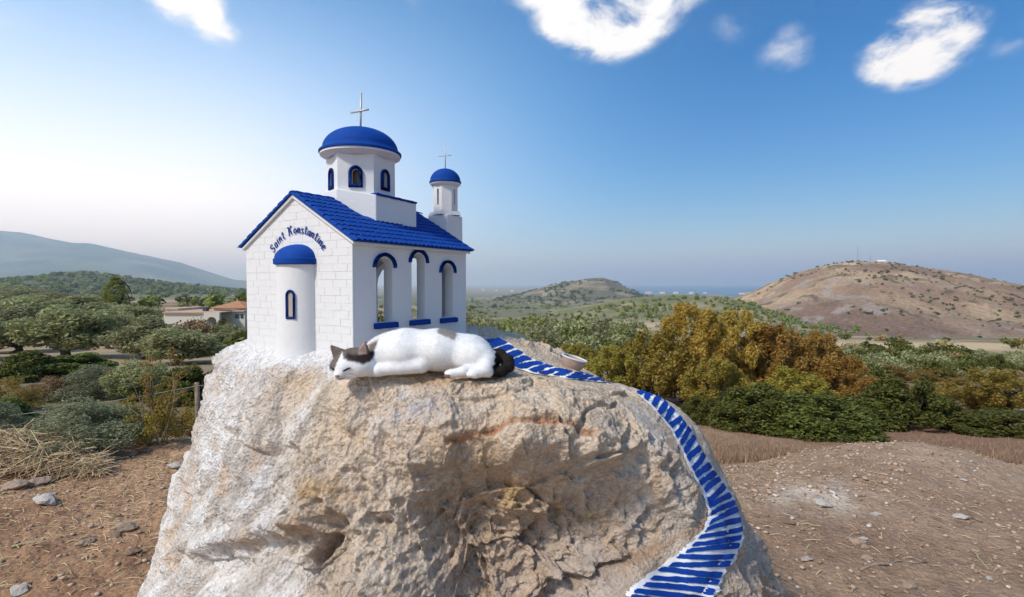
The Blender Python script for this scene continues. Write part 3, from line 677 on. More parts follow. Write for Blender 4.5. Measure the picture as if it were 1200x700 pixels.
# --- dry grass on the slope below the clearing
def dry_grass():
    rng = np.random.default_rng(5); n = 42000
    d = 6.2 + 22 * rng.random(n) ** 1.5; u = np.where(rng.random(n) < .8, rng.uniform(.25, 1.2, n), rng.uniform(-1.2, -.5, n)); x = u * d; y = d
    dn = fbm(np.stack([x, y, 0 * x], 1) * .8, 3, 33); ok = dn > -.15; x, y, d, u = x[ok], y[ok], d[ok], u[ok]; n = len(x)
    z = ground_z(x, y); h = rng.uniform(.03, .13, n) * (1 + .5 * (fbm(np.stack([x, y, 0 * x], 1) * .5, 2, 35) > .2)); w = .008 + .004 * rng.random(n)
    a = rng.uniform(0, 6.28, n); lx = rng.normal(size=n) * .4 * h; ly = rng.normal(size=n) * .4 * h
    V = np.stack([np.stack([x - np.cos(a) * w, y - np.sin(a) * w, z - .02], 1), np.stack([x + np.cos(a) * w, y + np.sin(a) * w, z - .02], 1), np.stack([x + lx, y + ly, z + h], 1)], 1).reshape(-1, 3)
    m = m_leaf('dry_grass', [(.26, .165, .10), (.36, .24, .14), (.46, .33, .19), (.22, .13, .08)], .25)
    o = link('dry_grass', mesh_np('dry_grass', V, np.arange(3 * n).reshape(-1, 3), False), m); tag(o, 'dry brown grass covering the slope below the clearing', 'grass', None, 'stuff')
dry_grass()

# --- the house beyond the olive grove
def wall_open(u0, u1, z0, ztop, ops, th, fn, nseg=10, breaks=()):
    """wall with arched openings: ops = (ua, ub, zsill, zspring, rise); fn(u, z, t) -> point, t from 0 (outside) to th"""
    mb = MB(); us = {u0, u1, *breaks}
    def arch(op, u):
        ua, ub, zs, zp, rise = op; c = (ua + ub) / 2; r = (ub - ua) / 2; q = max(0.0, 1 - ((u - c) / r) ** 2); return zp + rise * math.sqrt(q)
    for op in ops:
        for i in range(nseg + 1): us.add(op[0] + (op[1] - op[0]) * (1 - math.cos(math.pi * i / nseg)) / 2)
    us = sorted(us)
    def quad(a, b, za0, zb0, za1, zb1):
        for t, fl in ((0, False), (th, True)):
            q = [fn(a, za0, t), fn(b, zb0, t), fn(b, zb1, t), fn(a, za1, t)]; mb.add(q if not fl else q[::-1], [(0, 1, 2, 3)])
    def rev(p, q): mb.add([fn(p[0], p[1], 0), fn(q[0], q[1], 0), fn(q[0], q[1], th), fn(p[0], p[1], th)], [(0, 1, 2, 3)])
    for a, b in zip(us[:-1], us[1:]):
        if b - a < 1e-7: continue
        m = (a + b) / 2; op = next((o for o in ops if o[0] < m < o[1]), None)
        ta, tb = ztop(a), ztop(b)
        if op is None: quad(a, b, z0, z0, ta, tb)
        else:
            za, zb = arch(op, a), arch(op, b)
            if op[2] > z0 + 1e-6: quad(a, b, z0, z0, op[2], op[2]); rev((a, op[2]), (b, op[2]))
            quad(a, b, za, zb, ta, tb); rev((a, za), (b, zb))
        rev((a, ta), (b, tb))
    for op in ops: rev((op[0], op[2]), (op[0], op[3])); rev((op[1], op[2]), (op[1], op[3]))
    rev((u0, z0), (u0, ztop(u0))); rev((u1, z0), (u1, ztop(u1)))
    return mb
def house():
    Y = 74.0; k = Y / F; X = lambda px: (px - 600) * k; Z = lambda py: ZC + (333 - py) * k
    cx = X(230); gz = float(ground_z([cx], [Y])[0]) - .4
    root = empty('house', (cx, Y, gz)); tag(root, 'pale single-storey house with terracotta hipped roof and arched porch behind the olives', 'house')
    wm = m_plain('house_render', (.66, .60, .50), .9, .08, .4); rm = m_plain('terracotta', (.42, .20, .10), .9, .25, 1.5); dk = m_plain('house_shade_glass', (.05, .06, .08), .3, .2, 2, .5); cp = m_plain('coping', (.50, .33, .23), .9, .15, 1)
    lx = lambda px: X(px) - cx; lz = lambda py: Z(py) - gz
    def fnf(y0): return lambda u, z, t: (u, y0 + t, z)
    w = MB(); w.box((lx(197), -1.0, 0), (lx(246), 7, lz(367))); w.build('wall', wm, root)
    w = MB(); w.box((lx(181), 2.4, 0), (lx(196.9), 9, lz(364))); w.build('wall', wm, root)
    wall_open(lx(246.1), lx(264), 0, lambda u: lz(366), [(lx(249.5), lx(260.5), 0.3, lz(376), 0.62)], .35, fnf(-1.6)).build('porch_wall', wm, root)
    MB().box((lx(246.1), 1.9, 0), (lx(278.5), 6.6, lz(366.3))).build('wall', wm, root)
    MB().box((lx(246.2), -1.24, lz(366.4)), (lx(263.9), 1.88, lz(365.4))).build('porch_roof', cp, root)
    MB().box((lx(196.6), -1.25, lz(366.9)), (lx(245.9), 7.2, lz(365.4))).build('coping', cp, root)
    MB().box((lx(180.6), 2.2, lz(363.9)), (lx(196.5), 9.2, lz(362.7))).build('coping', cp, root)
    MB().box((lx(264.1), 1.6, lz(366.2)), (lx(279), 6.8, lz(365))).build('coping', cp, root)
    MB().box((lx(235), 3.2, lz(365.2)), (lx(274.5), 9.5, lz(362))).build('roof_band', wm, root)
    x0, x1, y0, y1, zb, zt = lx(232.5), lx(277), 2.6, 10.1, lz(362.1), lz(354)
    roof = MB().add([(x0, y0, zb), (x1, y0, zb), (x1, y1, zb), (x0, y1, zb), (x0 + 2.4, 6.3, zt), (x1 - 3.0, 6.3, zt)], [(0, 1, 5, 4), (1, 2, 5), (2, 3, 4, 5), (3, 0, 4), (3, 2, 1, 0)]).build('roof', rm, root)
    ch = MB().box((lx(232), 1.0, lz(365.2)), (lx(236), 1.8, lz(360.5))).build('solar_heater', dk, root)
    for a, b, c, d in ((267, 271.5, 369, 374), (273.5, 276.5, 369, 374)): MB().box((lx(a), 1.82, lz(d)), (lx(b), 1.96, lz(c))).build('window', dk, root)
    MB().box((lx(251), 1.84, 0), (lx(256), 1.96, lz(375))).build('door', m_plain('porch_door', (.25, .15, .09), .7), root)
    for s in (248.2, 261.8): MB().box((lx(s) - .3, -4.2, -.2), (lx(s) + .3, -1.62, lz(387.5)), None).build('stair_parapet', wm, root, bevel=.08)
    for i in range(4): MB().box((lx(249.2), -2.4 - .45 * i, -.2), (lx(260.8), -1.7 - .45 * i, .55 - .16 * i)).build('step', wm, root)
house()

def small_house(px, py, Y, w, h, roofc, wallc, label, group):
    x = (px - 600) / F * Y; z = ZC + (333 - py) / F * Y
    root = empty('far_house', (x, Y, z)); tag(root, label, 'house', group)
    MB().box((-w / 2, -w * .3, -2.5), (w / 2, w * .3, h)).build('wall', wallc, root)
    a = h + .03
    MB().add([(-w * .54, -w * .34, a), (w * .54, -w * .34, a), (w * .54, w * .34, a), (-w * .54, w * .34, a), (-w * .54, 0, a + w * .18), (w * .54, 0, a + w * .18)], [(0, 1, 5, 4), (2, 3, 4, 5), (0, 4, 3), (1, 2, 5), (3, 2, 1, 0)]).build('roof', roofc, root)
    for s in (-.25, .2): MB().box((w * s - .5, -w * .3 - .04, h * .35), (w * s + .5, -w * .3 - .01, h * .75)).build('window', DARKW, root)
WW = m_plain('far_white_wall', (.78, .76, .72), .9, .05, 1); RR = m_plain('far_roof', (.40, .24, .16), .9, .15, 1); DARKW = m_plain('far_window', (.06, .07, .08), .4, .1, 1)
def far_houses():
    rng = random.Random(8)
    for (px, Y) in ((600, 5200), (566, 6000), (582, 5600), (760, 4300), (776, 4200), (792, 4200), (810, 4100), (826, 4250), (868, 3900), (880, 3800), (873, 3850), (628, 5000), (645, 5400)):
        x = (px - 600) / F * Y; z = float(ground_z([x], [Y], False)[0]); z = max(z, ZC - 76.2)
        small_house(px, 333 + F * (ZC - z) / Y, Y, rng.uniform(22, 45), rng.uniform(9, 16), RR, WW, 'tiny white house on the far coastal plain', 'far white houses on the plain')
    for px in (208, 214, 221, 232, 238, 243, 249, 256, 226, 262):
        Y = rng.uniform(4600, 5100); x = (px - 600) / F * Y; z = float(ground_z([x], [Y], False)[0])
        small_house(px, 333 + F * (ZC - z) / Y, Y, rng.uniform(25, 45), rng.uniform(9, 15), RR, WW, 'tiny white house of the village below the blue mountain', 'village houses below the mountain')
    X, Y, Z = S_BROWN(np.array([(1029 - 600) / F]), np.array([930.0]))
    small_house(float(X[0]) / float(Y[0]) * F + 600, 333 + F * (ZC - float(Z[0])) / float(Y[0]), float(Y[0]), 13, 4.0, WW, WW, 'low white building on the crest of the brown hill', None)
    # masts
    mm = m_plain('mast_steel', (.30, .28, .28), .6, .1, 1)
    for px, py, r, lab in ((1003, 290, .55, 'tall lattice mast on the crest of the brown hill'), (1018, 300, .35, 'short thin mast beside the tall lattice one')):
        X, Y, Z = S_BROWN(np.array([(px - 600) / F]), np.array([940.0])); Y0 = float(Y[0]); x0 = float(X[0]); zt = ZC + (333 - py) / F * Y0; hh = zt - float(Z[0])
        root = empty('radio_mast', (x0, Y0, float(Z[0]))); tag(root, lab, 'mast')
        for a in range(3):
            ca, sa = math.cos(a * 2.094), math.sin(a * 2.094); MB().tube([(ca * r * 1.6, sa * r * 1.6, -2), (ca * r * .5, sa * r * .5, hh)], r * .28, 5).build('leg', mm, root)
        for i in range(6):
            t = i / 6; q = [(math.cos(a * 2.094) * r * (1.6 - 1.1 * t), math.sin(a * 2.094) * r * (1.6 - 1.1 * t), hh * t) for a in (0, 1, 2, 0)]; MB().tube(q, r * .18, 4).build('brace', mm, root)
        MB().tube([(0, 0, hh * .99), (0, 0, hh * 1.12)], r * .25, 5).build('antenna', mm, root)
far_houses()

# --- wire fence, cable, tall weed, straw, stones on the clearing
WOOD = m_plain('weathered_wood', (.26, .20, .15), .9, .35, 20, .1, .004); WIRE = m_plain('galvanised_wire', (.36, .34, .31), .5, .2, 30, .5); BLACK = m_plain('black_pipe', (.012, .012, .014), .5, .2, 20, .4)
STEM = m_leaf('dry_stem', [(.46, .40, .22), (.58, .50, .30), (.38, .34, .17), (.52, .42, .22)], .15); STRAW = m_leaf('straw', [(.52, .37, .20), (.68, .52, .30), (.42, .28, .15), (.58, .42, .23)], .15)
def fence():
    root = empty('wire_fence', P(230, 500, 6.3)); root.location.z = float(ground_z([root.location.x], [root.location.y])[0])
    tag(root, 'wire fence with a grey wooden post beside the boulder', 'fence'); o = np.array(root.location)
    def rel(p): return tuple(np.array(p) - o)
    for px, pt, Y in ((229, 449, 6.3), (-70, 492, 5.7)):
        t = P(px, pt, Y); g = float(ground_z([t[0]], [t[1]])[0]); MB().tube([rel((t[0], t[1], g - .2)), rel((t[0] + .006, t[1], (g + t[2]) / 2)), rel(t)], [.032, .03, .027], 9).build('post', WOOD, root, smooth=True)
    a, b = P(229, 453, 6.28), P(-70, 497, 5.68)
    pts = [rel(a * (1 - t) + b * t - np.array([0, 0, .035 * math.sin(t * math.pi)])) for t in np.linspace(0, 1, 14)]; MB().tube(pts, .0032, 5).build('wire', WIRE, root)
    a2 = P(420, 430, 6.9); pts = [rel(a * (1 - t) + a2 * t - np.array([0, 0, .03 * math.sin(t * math.pi)])) for t in np.linspace(0, 1, 8)]; MB().tube(pts, .0032, 5).build('wire', WIRE, root)
    a, b = P(262, 497, 5.55), P(-70, 521, 5.15)
    pts = [rel(a * (1 - t) + b * t - np.array([0, 0, .05 * math.sin(t * math.pi)])) for t in np.linspace(0, 1, 16)]; MB().tube(pts, .010, 6).build('irrigation_pipe', BLACK, root, smooth=True)
fence()
def weed():
    rng = np.random.default_rng(12); Y = 5.2; b = P(188, 532, Y); z0 = float(ground_z([b[0]], [Y])[0])
    root = empty('tall_dry_weed', (b[0], Y, z0 - .02)); tag(root, 'tall wiry dry weed with pale stems beside the boulder', 'weed')
    mb = MB(); tips = []
    for i in range(11):
        a = rng.uniform(-1, 1); h = rng.uniform(.45, .98); tip = np.array([a * .38 * h, rng.normal() * .12, h]); st = np.array([rng.normal() * .04, rng.normal() * .03, 0])
        q = bent(st, tip, rng, .08, 7); mb.tube(q, [.0055 * (1 - .75 * j / 6) for j in range(7)], 5)
        for j in range(6):
            t = rng.integers(2, 6); s = np.array(q[t]); e = s + np.array([rng.normal() * .11, rng.normal() * .06, abs(rng.normal()) * .12 + .02]); mb.tube(bent(s, e, rng, .1, 4), [.003, .0025, .002, .0012], 4); tips.append(e); tips.append((s + e) / 2)
    mb.build('stem', STEM, root, smooth=True)
    tips = np.array(tips); V, Fq = leaves(tips, np.full(len(tips), .035), 2600, .022, rng, 1.8, .1); link('foliage', mesh_np('foliage', V, Fq, False), MAT['yellow'], root)
    low = np.stack([rng.normal(size=24) * .17, rng.normal(size=24) * .09, .05 + rng.random(24) * .42], 1); V, Fq = leaves(low, np.full(24, .07), 2600, .028, rng, 2.2, .2); link('foliage', mesh_np('foliage', V, Fq, False), MAT['greengold'], root)
weed()
def stalks(n, xs, ys, zs, L0, L1, rng, lift=.2, w=.003):
    a = rng.uniform(0, 6.28, n); ln = rng.uniform(L0, L1, n); el = np.abs(rng.normal(size=n)) * lift
    d = np.stack([np.cos(a) * np.cos(el), np.sin(a) * np.cos(el), np.sin(el)], 1); s = np.stack([-np.sin(a), np.cos(a), 0 * a], 1); c = np.stack([xs, ys, zs], 1)
    bend = np.stack([0 * a, 0 * a, np.abs(rng.normal(size=n)) * .12 * ln], 1); ww = (w * rng.uniform(.6, 1.5, n))[:, None]
    p0 = c - d * ln[:, None] / 2; p1 = c + bend; p2 = c + d * ln[:, None] / 2; up = np.array([0, 0, 1.]) * ww
    V = np.stack([p0 - s * ww, p0 + s * ww, p1 - s * ww, p1 + s * ww, p2 - s * ww * .5, p2 + s * ww * .5, p0 + up, p1 + up, p2 + up * .5], 1).reshape(-1, 3)
    base = np.array([[0, 1, 3, 2], [2, 3, 5, 4], [0, 2, 7, 6], [2, 4, 8, 7], [1, 6, 7, 3], [3, 7, 8, 5]])
    return V, (base[None] + (np.arange(n) * 9)[:, None, None]).reshape(-1, 4)
def straw():
    rng = np.random.default_rng(21); n = 3000
    px = rng.uniform(-90, 120, n); d = 4.25 + rng.random(n) * .75; x = (px - 600) / F * d; prof = np.clip((118 - px) / 70, 0, 1) ** .5 * np.sin(np.clip((d - 4.15) / .95, 0, 1) * math.pi)
    z = ground_z(x, d) + .02 + rng.random(n) ** .7 * .22 * prof
    V, Fq = stalks(n, x, d, z, .10, .42, rng, .35, .0032); o = link('straw_heap', mesh_np('straw_heap', V, Fq, False), STRAW); tag(o, 'loose heap of dry golden straw at the edge of the clearing', 'straw', None, 'stuff')
    n = 4500; d = 2.6 + rng.random(n) ** .8 * 3.2; u = np.where(rng.random(n) < .92, rng.uniform(-1.15, -.35, n), rng.uniform(.3, 1.1, n)); x = u * d
    V, Fq = stalks(n, x, d, ground_z(x, d) + .006, .02, .10, rng, .10, .0018); o = link('straw_litter', mesh_np('straw_litter', V, Fq, False), STRAW); tag(o, 'short bits of straw strewn over the bare soil', 'straw', None, 'stuff')
straw()
def rock_mesh(name, seed, sub=3, squash=.6, amp=.35):
    bm = bmesh.new(); bmesh.ops.create_icosphere(bm, subdivisions=sub, radius=1.0); me = bpy.data.meshes.new(name); bm.to_mesh(me); bm.free()
    V = np.array([v.co[:] for v in me.vertices]); rng = np.random.default_rng(seed)
    for k in range(9):
        nrm = rng.normal(size=3); nrm /= np.linalg.norm(nrm); dd = rng.uniform(.55, .85); ex = np.maximum(V @ nrm - dd, 0); V -= nrm * ex[:, None] * .9
    V *= (1 + amp * .5 * fbm(V * 1.5 + seed, 3, seed) + .06 * fbm(V * 6 + seed, 2, seed + 3))[:, None]; V[:, 2] *= squash
    me.vertices.foreach_set('co', V.astype(np.float32).ravel())
    me.polygons.foreach_set('use_smooth', np.ones(len(me.polygons), bool)); me.update(); return me
def m_stone(name, a, b):
    t = NT(name); n = t.noise(14, 7, .6); n2 = t.noise(70, 5, .65); return t.fin(t.mixc(n, (*a, 1), (*b, 1)), t.bump(t.math('ADD', n, t.math('MULTIPLY', n2, .4)), .02, .7), .95, .1)
ST_W = m_stone('pale_stone', (.50, .44, .37), (.68, .62, .55)); ST_T = m_stone('tan_stone', (.38, .265, .18), (.56, .43, .32)); ST_D = m_stone('dark_stone', (.24, .155, .10), (.38, .265, .18))
def stones():
    M3 = {}
    for nm, mt in (('w', ST_W), ('t', ST_T), ('d', ST_D)):
        for i in range(3): m = rock_mesh('stone_%s%d' % (nm, i), 60 + i + ord(nm), 3, .58, .8); m.materials.append(mt); m.polygons.foreach_set('use_smooth', np.zeros(len(m.polygons), bool)); M3[nm, i] = m
    rng = random.Random(31)
    L_ = [(48, 594, 30, 'w', 'pale lumpy stone lying alone on the bare soil left of the boulder'), (36, 569, 27, 't', 'flat tan stone at the foot of the straw heap'), (8, 577, 26, 't', 'tan stone beside the flat one at the foot of the straw heap'),
          (203, 551, 18, 'w', 'pale stone close against the left side of the boulder'), (118, 552, 15, 'w', 'small pale stone just behind the open soil, beside the straw heap'), (138, 628, 25, 't', 'flat tan stone half sunk in the soil beside the boulder'),
          (130, 636, 15, 'd', 'dark stone touching the flat half-sunk one'), (92, 643, 18, 't', 'small brown stone on open soil near the flat half-sunk one'), (148, 655, 20, 'd', 'brown clod of stone near the boulder foot'), (143, 533, 28, 'd', 'grey-brown stone on the crest of the clearing behind the weed'),
          (12, 698, 22, 'w', 'pale stone on the soil well clear of the boulder'), (940, 569, 13, 't', 'rounded tan stone among rubble on the spoil heap'), (974, 549, 12, 'd', 'dark stone on the crest of the spoil heap'), (973, 558, 11, 'd', 'dark stone just below the crest of the spoil heap'),
          (985, 581, 0, '', ''), (1010, 637, 17, 't', 'upright tan stone in the small pile on the flat ground'), (1017, 631, 10, 'w', 'small white stone on top of the small pile'), (1019, 643, 10, 't', 'small stone at the foot of the small pile'), (927, 612, 14, 'd', 'dark flat stone near the right side of the boulder'),
          (951, 662, 14, 'w', 'pale stone at the edge of the whitish dust patch'), (969, 592, 18, 'w', 'pale flat stone below the rubble on the spoil heap'), (1132, 611, 16, 'w', 'pale flat stone on the open ground of the spoil heap'), (1073, 697, 16, 't', 'rounded stone on the open ground far from the boulder'), (1021, 659, 13, 't', 'stone between the small pile and the twig'), (980, 655, 12, 'd', 'dark stone beside the whitish dust patch'), (1119, 646, 9, 'd', 'small dark stone on open ground'), (1168, 684, 9, 'w', 'small white stone on open ground'), (1135, 565, 8, 'w', 'small white stone high on the spoil heap'), (1032, 603, 12, 'w', 'pale stone in the middle of the spoil heap')]
    for i, (px, py, w, c, lab) in enumerate(L_):
        if not w: continue
        Y = depth_at(px, py); x = (px - 600) / F * Y; s = w / F * Y * .52
        o = link('stone', M3[c, i % 3]); o.location = (x, Y, float(ground_z([x], [Y])[0]) + s * .18); o.scale = (s * 1.05, s * rng.uniform(.7, 1), s * rng.uniform(.75, 1)); o.rotation_euler = (rng.uniform(-.2, .2), rng.uniform(-.2, .2), rng.uniform(-.5, .5)); tag(o, lab, 'stone', 'loose stones on the clearing')
    # gravel too small to count
    base = rock_mesh('pebble', 5, 1, .55, .9); V0 = np.array([v.co[:] for v in base.vertices]); F0 = np.array([p.vertices[:] for p in base.polygons]); r2 = np.random.default_rng(9)
    for mt, n, nm in ((ST_T, 5000, 'gravel'), (ST_D, 3400, 'gravel'), (ST_W, 420, 'gravel')):
        d = 2.4 + 3.6 * r2.random(n) ** .9; u = np.where(r2.random(n) < .5, r2.uniform(-1.2, -.3, n), r2.uniform(.25, 1.15, n)); x = u * d; z = ground_z(x, d)
        s = .004 + .018 * r2.random(n) ** 5 + (.012 * r2.random(n) * (u > 0) * (d > 4) * (u < .75)); rot = r2.uniform(0, 6.28, n); c, sn = np.cos(rot), np.sin(rot); sx = s * r2.uniform(.7, 1.4, n)
        X = V0[None, :, 0] * sx[:, None]; Yv = V0[None, :, 1] * s[:, None]
        VV = np.stack([X * c[:, None] - Yv * sn[:, None] + x[:, None], X * sn[:, None] + Yv * c[:, None] + d[:, None], V0[None, :, 2] * s[:, None] + z[:, None] + s[:, None] * .2], -1).reshape(-1, 3)
        o = link(nm, mesh_np(nm, VV, (F0[None] + (np.arange(n) * len(V0))[:, None, None]).reshape(-1, 3)), mt); tag(o, {0: 'tan', 1: 'dark', 2: 'pale'}[(ST_T, ST_D, ST_W).index(mt)] + ' gravel scattered over the bare soil', 'gravel', None, 'stuff')
stones()
def twigs():
    rng = np.random.default_rng(3)
    for (a, b, r, mat, lab) in (((1008, 669), (1092, 664), .007, WOOD, 'thin dark twig lying on flat ground beyond the small stone pile'), ((1138, 610), (1156, 616), .008, WOOD, 'short curved dark twig on the open spoil heap'), ((978, 577), (988, 585), .014, ST_W, 'short pale stick on the slope of the spoil heap'), ((942, 613), (966, 619), .008, STEM, 'pale bent stick near the dark flat stone'), ((10, 648), (46, 645), .008, STEM, 'pale straw-coloured stick on the soil left of the boulder'), ((1145, 650), (1168, 672), .005, STEM, 'thin pale stem lying on open ground')):
        Y0 = depth_at(*a); Y1 = depth_at(*b); p0 = ((a[0] - 600) / F * Y0, Y0); p1 = ((b[0] - 600) / F * Y1, Y1); pts = []
        for t in np.linspace(0, 1, 7): x = p0[0] + (p1[0] - p0[0]) * t + rng.normal() * .006; y = p0[1] + (p1[1] - p0[1]) * t + rng.normal() * .01; pts.append((x, y, float(ground_z([x], [y])[0]) + r * .8))
        o = MB().tube(pts, [r * (1 - .07 * i) for i in range(7)], 7).build('twig', mat, None, smooth=True); tag(o, lab, 'twig')
twigs()

# ------------------------------------------------------------------ the boulder
RC = np.array([-0.15, 2.0, ZC - 0.85])          # centre inside the boulder
def wpt(x, y, z): return np.array([x, y, ZC + z])
CORNER = np.array([-0.5228, 1.75]); TH = 0.5495
GD = np.array([-math.cos(TH), math.sin(TH)]); SDV = np.array([math.sin(TH), math.cos(TH)])
CW, CL = 0.5927, 0.6216
def church_pt(b, a, z): q = CORNER + GD * a + SDV * b; return np.array([q[0], q[1], ZC + z])
CTRL = [P(*q) for q in [
    (262, 402, 2.12), (246, 445, 2.05), (228, 520, 1.95), (228, 600, 1.86), (220, 665, 1.80), (214, 720, 1.78),
    (300, 440, 1.90), (270, 490, 1.84), (350, 465, 1.68), (395, 455, 1.56), (300, 560, 1.66), (250, 600, 1.70), (258, 680, 1.63), (330, 600, 1.50), (350, 690, 1.40),
    (400, 520, 1.49), (430, 600, 1.38), (450, 690, 1.31),
    (430, 443, 1.575), (470, 441, 1.60), (520, 441, 1.61), (570, 441, 1.62), (610, 442, 1.65),
    (500, 466, 1.49), (560, 470, 1.48), (620, 474, 1.48), (700, 478, 1.53), (740, 484, 1.62),
    (520, 505, 1.40), (620, 512, 1.39), (710, 520, 1.44), (775, 545, 1.56), (490, 560, 1.40), (640, 560, 1.44),
    (560, 605, 1.52), (650, 625, 1.49), (735, 610, 1.51), (600, 690, 1.49), (690, 680, 1.47), (790, 590, 1.58),
    (826, 606, 1.60), (770, 668, 1.52), (700, 700, 1.44), (745, 700, 1.42), (800, 665, 1.50), (850, 622, 1.62), (840, 700, 1.50),
    (548, 381, 2.52), (575, 385, 2.5), (610, 398, 2.45), (640, 409, 2.42), (680, 429, 2.32), (700, 440, 2.25), (722, 449, 2.18),
    (600, 425, 1.95), (650, 437, 1.95), (690, 445, 2.03), (640, 452, 1.76), (720, 462, 1.85), (700, 452, 1.92),
    (752, 463, 2.03), (802, 484, 1.99), (828, 508, 1.95), (846, 548, 1.90), (868, 590, 1.84), (888, 645, 1.80), (910, 697, 1.76), (920, 730, 1.75), (770, 480, 1.84), (800, 520, 1.77), (835, 580, 1.70), (870, 640, 1.66), (880, 690, 1.60)]]
CTRL += [church_pt(b, a, z) for b, a, z in ((0, .0, -.232), (0, .3, -.240), (0, .59, -.230), (.3, 0, -.226), (.62, 0, -.216), (.62, .59, -.216), (.3, .3, -.215), (.62, .3, -.215), (.3, .59, -.22), (-.11, .29, -.262), (.3, -.12, -.238), (.72, .2, -.205), (.0, -.05, -.238))]
CTRL += [wpt(*q) for q in ((.1, 2.75, -.35), (-.6, 3.0, -.40), (.5, 2.65, -.6), (-1.25, 2.75, -.5), (.85, 2.4, -1.0), (0, 3.05, -1.2), (-1.3, 2.8, -1.2), (-1.38, 1.8, -1.75), (-.85, 1.45, -1.75), (-.3, 1.30, -1.75), (.2, 1.38, -1.75), (.65, 1.50, -1.75), (1.02, 1.75, -1.75), (1.12, 2.2, -1.75), (.8, 2.8, -1.75), (0, 3.15, -1.75), (-1.2, 2.95, -1.75), (-1.65, 2.3, -1.75), (-1.35, 2.2, -.7))]
def rock_base(dirs):
    C = np.array(CTRL) - RC; r = np.linalg.norm(C, axis=1); D = C / r[:, None]; n = len(D)
    K = np.linalg.norm(D[:, None] - D[None], axis=2); A = np.zeros((n + 4, n + 4)); A[:n, :n] = K - np.eye(n) * 0.004
    A[:n, n] = 1; A[n, :n] = 1; A[:n, n + 1:] = D; A[n + 1:, :n] = D.T
    w = np.linalg.solve(A, np.concatenate([r, np.zeros(4)])); out = np.empty(len(dirs))
    for s in range(0, len(dirs), 40000):
        q = dirs[s:s + 40000]; kk = np.sqrt(np.maximum(2 - 2 * q @ D.T, 0)); kk = np.sqrt(kk * kk + .0009); out[s:s + 40000] = kk @ w[:n] + w[n] + q @ w[n + 1:]
    return out
NPH, NTH = 980, 500
_t = np.linspace(0, 1, NPH, endpoint=False)
